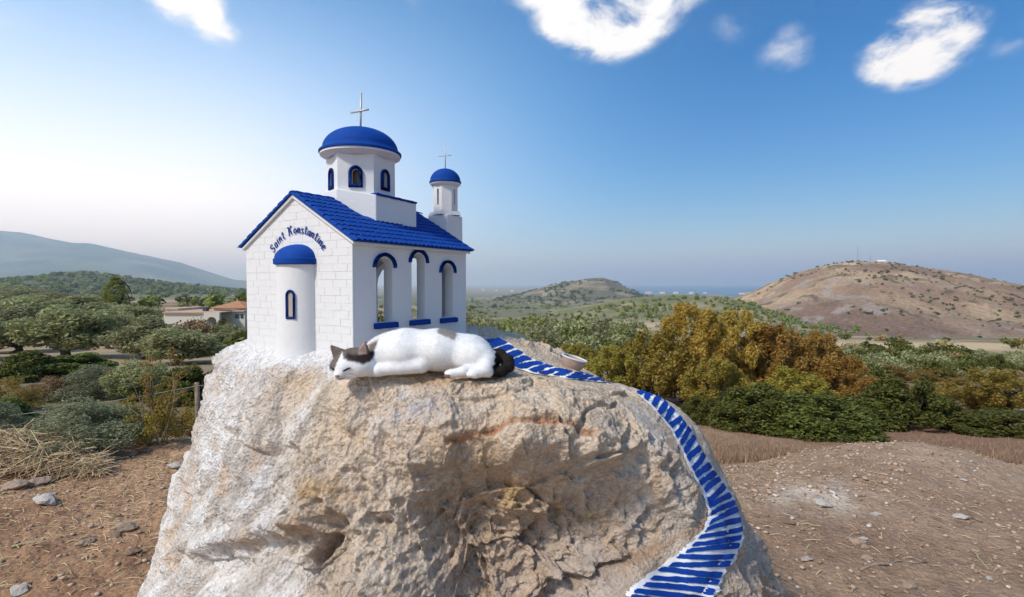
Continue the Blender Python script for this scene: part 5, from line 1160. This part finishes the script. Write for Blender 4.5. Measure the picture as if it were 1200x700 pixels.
    k = len(base); V = [(x, y, Z(.17)) for x, y in base] + [(x, y, Z(t)) for (x, y), t in zip(base, tops)] + [(dc[0], dc[1], Z(.372))]
    MB().add(V, [(i, (i + 1) % k, k + (i + 1) % k, k + i) for i in range(k)] + [(k + i, k + (i + 1) % k, 2 * k) for i in range(k)]).build('drum_base', WHITE, root, bevel=.003)
    for (p, q, t0, t1) in (((.228, .130), (.445, .122), .338, .331),):
        m2 = MB(); n_ = 12
        for i in range(n_):
            t = i / n_; x = p[0] + (q[0] - p[0]) * t; y = p[1] + (q[1] - p[1]) * t; z = t0 + (t1 - t0) * t; m2.box((x, y - .006, Z(z - .002 + rng.uniform(-.001, .001))), (x + (q[0] - p[0]) / n_ * .98, y + .03, Z(z + .007 + rng.uniform(-.001, .001))))
        m2.build('drum_base_coping', BLUE2, root, bevel=.0015)
    yaw = math.pi / 2 - TH; hr = .136; dz0, dz1 = .345, .505
    for kf in range(6):
        nang = math.radians(-83.5 + 60 * kf) - yaw; n_ = Vector((math.cos(nang), math.sin(nang), 0)); tg = Vector((-math.sin(nang), math.cos(nang), 0)); ap = hr * math.cos(math.pi / 6); hw = hr / 2
        fn = lambda u, z, t, n_=n_, tg=tg, ap=ap: tuple(Vector((dc[0], dc[1], 0)) + n_ * (ap - t) + tg * u + Vector((0, 0, Z(z))))
        wo = wall_open(-hw, hw, dz0, lambda u: dz1, [(-.0145, .0145, .385, .428, .015)], .016, fn, 12).build('drum_wall', WHITE, root)
        mb = MB(); arch_frame(mb, 0, .384, .428, .0142, .0155, .0125, lambda u, z, h, fn=fn: fn(u, z, -h), .0005, .007); mb.build('window_frame', BLUE2, wo, auto=40)
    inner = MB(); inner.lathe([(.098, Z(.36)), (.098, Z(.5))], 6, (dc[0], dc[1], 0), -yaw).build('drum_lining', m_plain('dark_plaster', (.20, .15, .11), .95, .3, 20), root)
    cor = [(hr * .90, Z(.500)), (.130, Z(.501)), (.137, Z(.505)), (.149, Z(.510)), (.158, Z(.514)), (.158, Z(.524)), (.10, Z(.528))]
    MB().lathe(cor, 48, (dc[0], dc[1], 0)).build('cornice', WHITE, root, auto=40)
    DR = .1625; prof = [(.10, Z(.520)), (DR - .004, Z(.5215)), (DR, Z(.524)), (DR, Z(.531)), (DR - .008, Z(.538))] + [((DR - .013) * math.cos(w) ** .92, Z(.538 + .092 * math.sin(w))) for w in np.linspace(.06, math.pi / 2 - .001, 18)]
    MB().lathe(prof, 64, (dc[0], dc[1], 0)).build('dome', BLUE, root, auto=45)
    def cross(x, y, zb, zt_, arm, zc, r, name):
        o = MB().tube([(x, y, Z(zb)), (x + r * .6, y - r * .5, Z(zt_))], r, 8).build(name, STEEL, root, smooth=True); MB().tube([(x - r, y - arm, Z(zc - .002)), (x - r, y + arm, Z(zc + .002))], r * .95, 8).build('crossbar', STEEL, o, smooth=True)
    cross(dc[0], dc[1], .62, .775, .050, .700, .0042, 'cross')
    # bell tower behind the far gable
    tb, ta = .705, .178; s = .057
    MB().box((tb - s, ta - s, Z(-.30)), (tb + s, ta + s, Z(.312))).build('tower_base', WHITE, root, bevel=.006)
    MB().lathe([(s * 1.38, Z(.3125)), (.052 / math.cos(math.pi / 4), Z(.330))], 4, (tb, ta, 0), math.pi / 4).build('tower_collar', WHITE, root)
    oc = .058; ap = oc * math.cos(math.pi / 8); hw = oc * math.sin(math.pi / 8)
    for kf in range(8):
        nang = kf * math.pi / 4; n_ = Vector((math.cos(nang), math.sin(nang), 0)); tg = Vector((-math.sin(nang), math.cos(nang), 0))
        fn = lambda u, z, t, n_=n_, tg=tg: tuple(Vector((tb, ta, 0)) + n_ * (ap - t) + tg * u + Vector((0, 0, Z(z))))
        wall_open(-hw, hw, .318, lambda u: .452, [(-.0055, .0055, .358, .425, .006)] if kf % 2 == 0 else [], .012, fn, 6).build('tower_wall', WHITE, root)
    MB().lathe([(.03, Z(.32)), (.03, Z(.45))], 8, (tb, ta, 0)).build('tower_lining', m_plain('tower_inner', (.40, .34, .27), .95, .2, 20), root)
    MB().lathe([(.050, Z(.444)), (.060, Z(.447)), (.069, Z(.455)), (.070, Z(.461)), (.04, Z(.463))], 40, (tb, ta, 0)).build('tower_cornice', WHITE, root, auto=40)
    TR = .073; MB().lathe([(.04, Z(.459)), (TR - .002, Z(.460)), (TR, Z(.462)), (TR, Z(.468))] + [((TR - .003) * math.cos(w), Z(.469 + .060 * math.sin(w))) for w in np.linspace(.04, math.pi / 2 - .001, 14)], 48, (tb, ta, 0)).build('tower_dome', BLUE, root, auto=45)
    cross(tb, ta, .525, .652, .036, .588, .0024, 'tower_cross')
    # hand-painted name over the apse
    G = {'S': (.62, [[(.58, .86), (.42, 1), (.14, .92), (.10, .70), (.34, .54), (.54, .36), (.46, .08), (.2, .0), (.02, .14)]]),
         'a': (.52, [[(.46, .52), (.26, .60), (.06, .42), (.08, .1), (.26, .02), (.42, .2), (.46, .52)], [(.46, .60), (.46, .1), (.54, .02)]]),
         'i': (.24, [[(.08, .58), (.12, .62), (.12, .1), (.2, .02)], [(.12, .80), (.14, .84)]]), 'n': (.52, [[(.06, .60), (.08, .02)], [(.08, .40), (.24, .60), (.40, .54), (.42, .1), (.50, .02)]]),
         't': (.44, [[(.22, .92), (.20, .14), (.32, .02), (.42, .10)], [(.02, .68), (.42, .74)]]), 'K': (.92, [[(.02, .88), (.14, 1.0), (.24, .9), (.20, .5), (.22, .04), (.08, -.02)], [(.66, 1.0), (.52, .82), (.30, .52), (.22, .50)], [(.34, .52), (.58, .46), (.62, .1), (.80, .0)], [(.60, .98), (.70, 1.04), (.80, .96)]]),
         'o': (.52, [[(.28, .60), (.08, .46), (.06, .16), (.26, .02), (.46, .16), (.46, .44), (.28, .60)]]), 's': (.44, [[(.40, .52), (.24, .60), (.08, .48), (.22, .32), (.38, .18), (.26, .02), (.04, .10)]]),
         'e': (.48, [[(.06, .28), (.42, .36), (.36, .56), (.18, .58), (.06, .34), (.12, .08), (.30, .02), (.46, .14)]]), ' ': (.40, [])}
    text = 'Saint Konstantine'; hgt = .0300; Rad = .1745; cz = .006; ctr = .2790; tot = sum(G[c][0] for c in text) * hgt; gap = (R(103) * Rad - tot) / (len(text) - 1); pos = 0.0
    for chx in text:
        wd, strokes = G[chx]; wd *= hgt; am = (pos + wd / 2) / Rad - R(51.5); pos += wd + gap
        if not strokes: continue
        mb = MB(); cxm, sxm = math.cos(am), math.sin(am)
        for st in strokes:
            q = np.array(st) * hgt; tt = np.linspace(0, len(q) - 1, max(2, (len(q) - 1) * 4 + 1)); sm = []
            for t in tt:
                i = min(int(t), len(q) - 2); f = t - i; p0, p1, p2, p3 = q[max(i - 1, 0)], q[i], q[i + 1], q[min(i + 2, len(q) - 1)]
                sm.append(.5 * ((2 * p1) + (-p0 + p2) * f + (2 * p0 - 5 * p1 + 4 * p2 - p3) * f * f + (-p0 + 3 * p1 - 3 * p2 + p3) * f ** 3))
            sm = np.array(sm); prev = None
            for i in range(len(sm)):
                d_ = sm[min(i + 1, len(sm) - 1)] - sm[max(i - 1, 0)]; d_ /= np.linalg.norm(d_) + 1e-9; w = .00135 * (.8 + .5 * abs(d_[1])); nn = np.array([-d_[1], d_[0]]) * w
                pts = []
                for s_ in (nn, -nn):
                    lx, ly = sm[i] + s_; lx -= wd / 2; rad = Rad + ly; a_ = ctr - (lx * cxm + rad * sxm); z_ = cz + rad * cxm - lx * sxm; pts.append((a_, z_))
                if prev: mb.prism([prev[0], pts[0], pts[1], prev[1]], -.0074, -.0094, lambda a, b, h: (h, a, Z(b)))
                prev = pts
        mb.build('letter', BLUE2, root)
church()

# ------------------------------------------------------------------ the sleeping cat
def rock_z(x, y):
    x = np.atleast_1d(np.asarray(x, float)); y = np.atleast_1d(np.asarray(y, float)); z = np.full(len(x), ZC); done = np.zeros(len(x), bool)
    for _ in range(600):
        v = np.stack([x, y, z], 1) - RC; n = np.linalg.norm(v, axis=1); ins = n < rock_r(v / n[:, None]); done |= ins; z = np.where(done, z, z - .002)
        if done.all(): break
    return z
def surface_nets(f, lo, hi, h):
    """quads of the zero surface of a distance function on a regular grid"""
    ax = [np.arange(lo[i], hi[i], h) for i in range(3)]; G = np.stack(np.meshgrid(*ax, indexing='ij'), -1); S = G.shape[:3]
    D = f(G.reshape(-1, 3)).reshape(S); ins = D < 0
    cs = np.zeros(tuple(s - 1 for s in S), int)
    for dx in (0, 1):
        for dy in (0, 1):
            for dz in (0, 1): cs += ins[dx:S[0] - 1 + dx, dy:S[1] - 1 + dy, dz:S[2] - 1 + dz]
    act = (cs > 0) & (cs < 8); idx = np.full(act.shape, -1); idx[act] = np.arange(act.sum()); I = np.argwhere(act)
    acc = np.zeros((len(I), 3)); cnt = np.zeros(len(I))
    cor = [(a, b, c) for a in (0, 1) for b in (0, 1) for c in (0, 1)]
    for p in cor:
        for k in range(3):
            if p[k]: continue
            q = list(p); q[k] = 1; a = D[I[:, 0] + p[0], I[:, 1] + p[1], I[:, 2] + p[2]]; b = D[I[:, 0] + q[0], I[:, 1] + q[1], I[:, 2] + q[2]]; m = (a < 0) != (b < 0); t = np.where(m, a / np.where(m, a - b, 1), 0)
            for c in range(3): acc[:, c] += np.where(m, p[c] + (t if c == k else 0), 0)
            cnt += m
    V = (I + acc / cnt[:, None]) * h + np.array([a[0] for a in ax]); Fs = []
    for k in range(3):
        u, w = (k + 1) % 3, (k + 2) % 3; sl0 = [slice(None)] * 3; sl1 = [slice(None)] * 3; sl0[k] = slice(0, -1); sl1[k] = slice(1, None)
        a, b = ins[tuple(sl0)], ins[tuple(sl1)]; E = np.argwhere(a != b); E = E[(E[:, u] > 0) & (E[:, w] > 0) & (E[:, u] < S[u] - 1) & (E[:, w] < S[w] - 1)]
        du = np.zeros(3, int); du[u] = 1; dw = np.zeros(3, int); dw[w] = 1
        q = np.stack([idx[tuple((E - du - dw).T)], idx[tuple((E - dw).T)], idx[tuple(E.T)], idx[tuple((E - du).T)]], 1); fl = ~a[tuple(E.T)]; q[fl] = q[fl][:, ::-1]; Fs.append(q)
    return V, np.concatenate(Fs)
def cat():
    k = .00254; Y0 = 1.655; base = P(490, 439, 1.60); org = np.array([base[0], Y0, base[2]])
    def L3(px, py, y): return np.array([(px - 490) * k, y, (440 - py) * k])
    def capsule(p, a, b, ra, rb, ys=1.0):
        s = np.array([1, 1 / ys, 1]); p = p * s; a = a * s; b = b * s; ab = b - a; t = np.clip(((p - a) @ ab) / (ab @ ab), 0, 1); return np.linalg.norm(p - a - t[:, None] * ab, axis=1) - (ra + (rb - ra) * t)
    def ell(p, c, r): q = (p - c) / r; n = np.linalg.norm(q, axis=1); return (n - 1) * min(r) * np.where(n < .2, 1, 1)
    def smin(a, b, w): h = np.clip(.5 + .5 * (b - a) / w, 0, 1); return b + (a - b) * h - w * h * (1 - h)
    HC = L3(417, 421, -.080)
    def ear(p, a, b, c, th):       # thin rounded triangle between three points
        n = np.cross(b - a, c - a); n /= np.linalg.norm(n); best = np.full(len(p), 9.)
        q = p - a; dz = q @ n
        def seg(o, e): d = e - o; t = np.clip(((p - o) @ d) / (d @ d), 0, 1); return np.linalg.norm(p - o - t[:, None] * d, axis=1)
        ed = np.minimum(np.minimum(seg(a, b), seg(b, c)), seg(c, a)); pr = p - dz[:, None] * n
        def side(o, e, m): return np.sign(np.cross(e - o, pr - o) @ n) == np.sign(np.cross(e - o, m - o) @ n)
        inside = side(a, b, c) & side(b, c, a) & side(c, a, b); return np.where(inside, np.abs(dz), ed) - th
    def f(p):
        d = capsule(p, L3(446, 412, .0), L3(470, 409, .0), 22 * k, 26 * k, 1.25)
        d = smin(d, capsule(p, L3(470, 409, .0), L3(512, 410.5, .0), 26 * k, 27 * k, 1.25), .03)
        d = smin(d, capsule(p, L3(512, 410.5, .0), L3(550, 415, .0), 27 * k, 24 * k, 1.25), .03)
        d = smin(d, capsule(p, L3(550, 416, .0), L3(572, 424, -.01), 23 * k, 15 * k, 1.2), .03)
        d = smin(d, ell(p, L3(468, 417, -.045), np.array([.050, .045, .048])), .03)          # shoulder
        d = smin(d, ell(p, L3(556, 417, -.050), np.array([.058, .045, .050])), .02)          # haunch
        d = smin(d, capsule(p, L3(428, 421, -.05), L3(452, 413, -.01), 16 * k, 23 * k, 1.1), .03)      # neck
        leg = capsule(p, L3(494, 427, -.070), L3(446, 432.5, -.090), 10.5 * k, 7 * k); d = smin(d, leg, .012)
        d = smin(d, capsule(p, L3(446, 432.5, -.090), L3(436, 435, -.085), 7 * k, 6.2 * k), .01)
        d = smin(d, capsule(p, L3(572, 420, -.065), L3(570, 431, -.098), 10 * k, 8 * k), .014)
        d = smin(d, capsule(p, L3(570, 432, -.098), L3(559, 434.5, -.112), 7.6 * k, 6.6 * k), .01)
        for i, o in enumerate((-3.4, 0, 3.4)): d = smin(d, capsule(p, L3(559 + o * .5, 434, -.112), L3(556 + o * 1.1, 436.5, -.119), 3.4 * k, 2.7 * k), .003)
        d = smin(d, capsule(p, L3(560, 430, -.080), L3(545, 433, -.102), 7.5 * k, 6.2 * k), .008)
        d = smin(d, capsule(p, L3(545, 433, -.102), L3(530, 435.5, -.110), 6.2 * k, 5.4 * k), .008)
        for o in (-2.2, 1.6): d = smin(d, capsule(p, L3(531, 435 + o, -.110), L3(526.5, 436.3 + o, -.113), 3.0 * k, 2.5 * k), .003)
        tl = [L3(570, 418, .035), L3(586, 419, .035), L3(596, 425, .005), L3(597, 432, -.030), L3(588, 435.5, -.065), L3(575, 436.5, -.092)]; tr = [8, 7, 6.6, 6.2, 5.8, 4.6]
        for i in range(5): d = smin(d, capsule(p, tl[i], tl[i + 1], tr[i] * k, tr[i + 1] * k), .012)
        h = ell(p, HC, np.array([.056, .050, .046]))
        h = smin(h, ell(p, L3(401, 427, -.098), np.array([.026, .028, .026])), .022); h = smin(h, ell(p, L3(426, 428, -.096), np.array([.034, .030, .030])), .022)
        h = smin(h, capsule(p, L3(409, 427, -.112), L3(405, 435.5, -.126), 9 * k, 6.6 * k), .016); h = smin(h, capsule(p, L3(410, 435, -.112), L3(414, 437, -.110), 7 * k, 6 * k), .01)
        h = smin(h, ear(p, L3(420, 412, -.104), L3(437.5, 417, -.092), L3(431, 395.5, -.100), .0040), .004); h = smin(h, ear(p, L3(396.5, 415, -.105), L3(409, 407, -.098), L3(392.5, 400, -.100), .0040), .004)
        return smin(d, h, .008)
    V, Fq = surface_nets(f, (-.275, -.165, -.03), (.300, .105, .165), .0030)
    # one Newton step onto the surface, then normals
    e = 6e-4; g = np.stack([f(V + np.eye(3)[i] * e) - f(V - np.eye(3)[i] * e) for i in range(3)], 1) / (2 * e); V = V - g * np.clip(f(V) / np.maximum((g * g).sum(1), .2), -.002, .002)[:, None]; nr = g / (np.linalg.norm(g, axis=1)[:, None] + 1e-9)
    V[:, 2] *= .885
    # sink softly onto the stone
    rz = rock_z(V[:, 0] + org[0], V[:, 1] + org[1]) - org[2]; low = rz + .002 - V[:, 2]; V[:, 2] += np.clip(low, 0, .02)
    # coat
    qx = V[:, 0] / k + 490; qy = 440 - V[:, 2] / k; w = 1.6 * fbm(V * 120, 3, 5); qx2 = qx + w; qy2 = qy + 1.6 * fbm(V * 120, 3, 8)
    head = (f_head := np.linalg.norm((V - HC) / np.array([.10, .085, .10]), axis=1)) < 1.0
    C = np.tile(c3(.80, .79, .77), (len(V), 1)); grey = c3(.155, .125, .105); drk = c3(.045, .036, .030); taild = c3(.030, .024, .020)
    S = lambda e, x: sstep(-e, e, x)                                 # soft, brushed edges of the patches
    def coat(col, m): C[:] = mixv(C, c3(*col), np.clip(m, 0, 1))
    bl = np.maximum(qy2 - 412, 0); hm = (1 - S(.06, f_head - .98)) * S(.012, -.052 - V[:, 1])
    rightm = S(1.2, qx2 - 405.5 - bl * .50) * S(2.0, np.minimum(417 + (qx2 - 407) * .26, 423.5 - np.maximum(qx2 - 432, 0) * .5) + 1.5 * fbm(V * 45, 2, 19) - qy2) * S(1.5, 439 + (418 - qy2) * .15 - qx2)
    leftm = S(1.0, 405.0 - bl * .30 - qx2) * S(1.5, 431 - qy2); topm = S(1.2, 410.5 - qy2) * S(1.5, 438 - qx2) * (V[:, 1] < -.06)
    coat((.165, .135, .115), hm * np.maximum(np.maximum(rightm, leftm), topm))
    coat((.038, .030, .026), hm * rightm * S(3.5, qy2 - 413 + np.abs(qx2 - 424) * .18 + 2.0 * fbm(V * 50, 2, 23)) * S(3.0, qx2 - 411))
    earin = hm * S(.8, qx - 424.5) * S(.8, 433 - qx - (410 - qy) * .12) * S(.8, qy - 400.5) * S(1.0, 413.5 - qy) * (nr[:, 1] < -.3); coat((.46, .31, .26), earin * .85)
    earl = hm * S(.8, qx - 395) * S(.8, 402 - qx) * S(.8, qy - 402) * S(.8, 408 - qy) * (nr[:, 1] < -.4); coat((.26, .18, .15), earl * .7)
    coat((.30, .265, .24), S(1.2, qx2 - 511) * S(1.2, 533.5 - qx2) * S(1.2, 388 + (qx2 - 506) * .42 - qy2) * S(1.4, qy2 - 380) * (V[:, 2] > .08))
    tail = (qx2 > 575.5) & (V[:, 1] > -.30) & ((V[:, 1] > -.015) | (qx2 > 581) | ((qy2 > 428) & (qx2 > 572) & (V[:, 1] > -.100) & (qx2 > 577))); C[tail] = taild
    pad = (qx > 524) & (qx < 531) & (qy > 436); C[pad] = c3(.30, .20, .165)
    C = np.clip(C * (1 + .10 * fbm(V * 60, 3, 15))[:, None], 0, .85)
    root = empty('cat', tuple(org)); tag(root, 'white cat with grey head patches and dark tail asleep on the boulder against the chapel', 'cat')
    me = mesh_np('body', V, Fq); vcol(me, 'Col', C)
    t = NT('cat_coat'); t.b.inputs['Subsurface Weight'].default_value = 0.0; n = t.noise(260, 4, .6, t.coord('Object', (1, 1, 1))); t.fin(t.mixc(.5, t.attr('Col'), t.ramp(n, [(.3, (.86, .85, .84)), (.6, (1.05, 1.05, 1.05))]), 'MULTIPLY'), t.bump(n, .002, .5), .9, .1)
    link('body', me, t.m, root)
    # short coat
    rng = np.random.default_rng(6); tri = np.concatenate([Fq[:, :3], Fq[:, [0, 2, 3]]]); A = np.linalg.norm(np.cross(V[tri[:, 1]] - V[tri[:, 0]], V[tri[:, 2]] - V[tri[:, 0]]), axis=1); n = 70000; ti = rng.choice(len(tri), n, p=A / A.sum()); r1, r2 = np.sqrt(rng.random(n)), rng.random(n)
    wt = np.stack([1 - r1, r1 * (1 - r2), r1 * r2], 1); p = (V[tri[ti]] * wt[..., None]).sum(1); nn = (nr[tri[ti]] * wt[..., None]).sum(1); cc = C[tri[ti, 0]]
    flow = np.array([.9, .05, -.25]) - nn * (nn @ np.array([.9, .05, -.25]))[:, None]; isfa = np.linalg.norm((p - HC) / np.array([.07, .075, .068]), axis=1) < 1.0
    flow[isfa] = (p[isfa] - L3(405, 436, -.125)); flow[isfa] /= np.linalg.norm(flow[isfa], axis=1)[:, None]; flow = flow - nn * (flow * nn).sum(1)[:, None]
    dirn = nn * .30 + flow * 1.0 + rng.normal(size=(n, 3)) * .22; dirn /= np.linalg.norm(dirn, axis=1)[:, None]; ln = np.where(isfa, rng.uniform(.002, .004, n), rng.uniform(.0035, .0065, n)); tail_h = cc.max(1) < .04; ln = np.where(tail_h, ln * 1.35, ln)
    sdv = np.cross(dirn, nn + rng.normal(size=(n, 3)) * .4); sdv /= np.linalg.norm(sdv, axis=1)[:, None] + 1e-9; wv = .00050
    HV = np.stack([p - sdv * wv - nn * .001, p + sdv * wv - nn * .001, p + dirn * ln[:, None]], 1).reshape(-1, 3); hm = mesh_np('fur', HV, np.arange(3 * n).reshape(-1, 3), False); vcol(hm, 'Col', np.repeat(np.clip(cc * rng.uniform(.85, 1.12, n)[:, None], 0, .88), 3, 0))
    t = NT('cat_fur'); t.fin(t.attr('Col'), None, .8, .15); tr = t.n('ShaderNodeBsdfTranslucent'); t.L.new(t.attr('Col'), tr.inputs[0]); mx = t.n('ShaderNodeMixShader'); mx.inputs[0].default_value = .35; t.L.new(t.b.outputs[0], mx.inputs[1]); t.L.new(tr.outputs[0], mx.inputs[2]); t.L.new(mx.outputs[0], t.out.inputs[0])
    fo = link('fur', hm, t.m, root); fo['kind'] = 'stuff'
    # closed eyes, nose, mouth, whiskers: laid on the face
    dk = m_plain('eyelid_line', (.02, .015, .013), .6, .1, 50); nose = m_plain('nose_skin', (.30, .15, .12), .5, .15, 80); wh = m_plain('whisker', (.85, .85, .83), .5, .02, 10)
    def face(px, py):
        y = -.20
        py = 440 - (440 - py) / .885
        for _ in range(200):
            if f(np.array([L3(px, py, y)]))[0] < 0: break
            y += .0008
        q = L3(px, py, y); q[2] *= .885; return q
    for nm, pts, r, m in (('closed_eye', [(409.8, 431), (412, 430.2), (415, 428.6), (418, 427.4)], .0026, dk), ('closed_eye', [(394, 427.6), (396.5, 428.8), (399.5, 430.0)], .0024, dk), ('mouth', [(404.5, 439.5), (406.5, 440.2), (410, 439.4)], .0010, dk)):
        MB().tube([face(*q) + np.array([0, -.0022, 0]) for q in pts], [r * (.6 if i in (0, len(pts) - 1) else 1) for i in range(len(pts))], 7).build(nm, m, root, smooth=True)
    c = face(404.4, 436.6); rm = bmesh.new(); bmesh.ops.create_icosphere(rm, subdivisions=3, radius=1.0); nm = bpy.data.meshes.new('nose')
    for v in rm.verts: x, y, z = v.co; v.co = (x * .0062 * (1 + .35 * z), y * .0045, z * .0042)
    for fc in rm.faces: fc.smooth = True
    rm.to_mesh(nm); rm.free(); o = link('nose', nm, nose, root); o.location = c + np.array([0, -.001, 0])
    for s, (px, py) in ((1, (412, 434)), (1, (413, 436)), (1, (411, 432.5)), (-1, (399, 434)), (-1, (398.5, 436))):
        a = face(px, py); b = a + np.array([s * .045, -.018, -.004 + .006 * rng.normal()]); MB().tube([a, (a + b) / 2 + np.array([0, 0, .004]), b], [.00035, .0003, .00015], 4).build('whisker', wh, root)
cat()
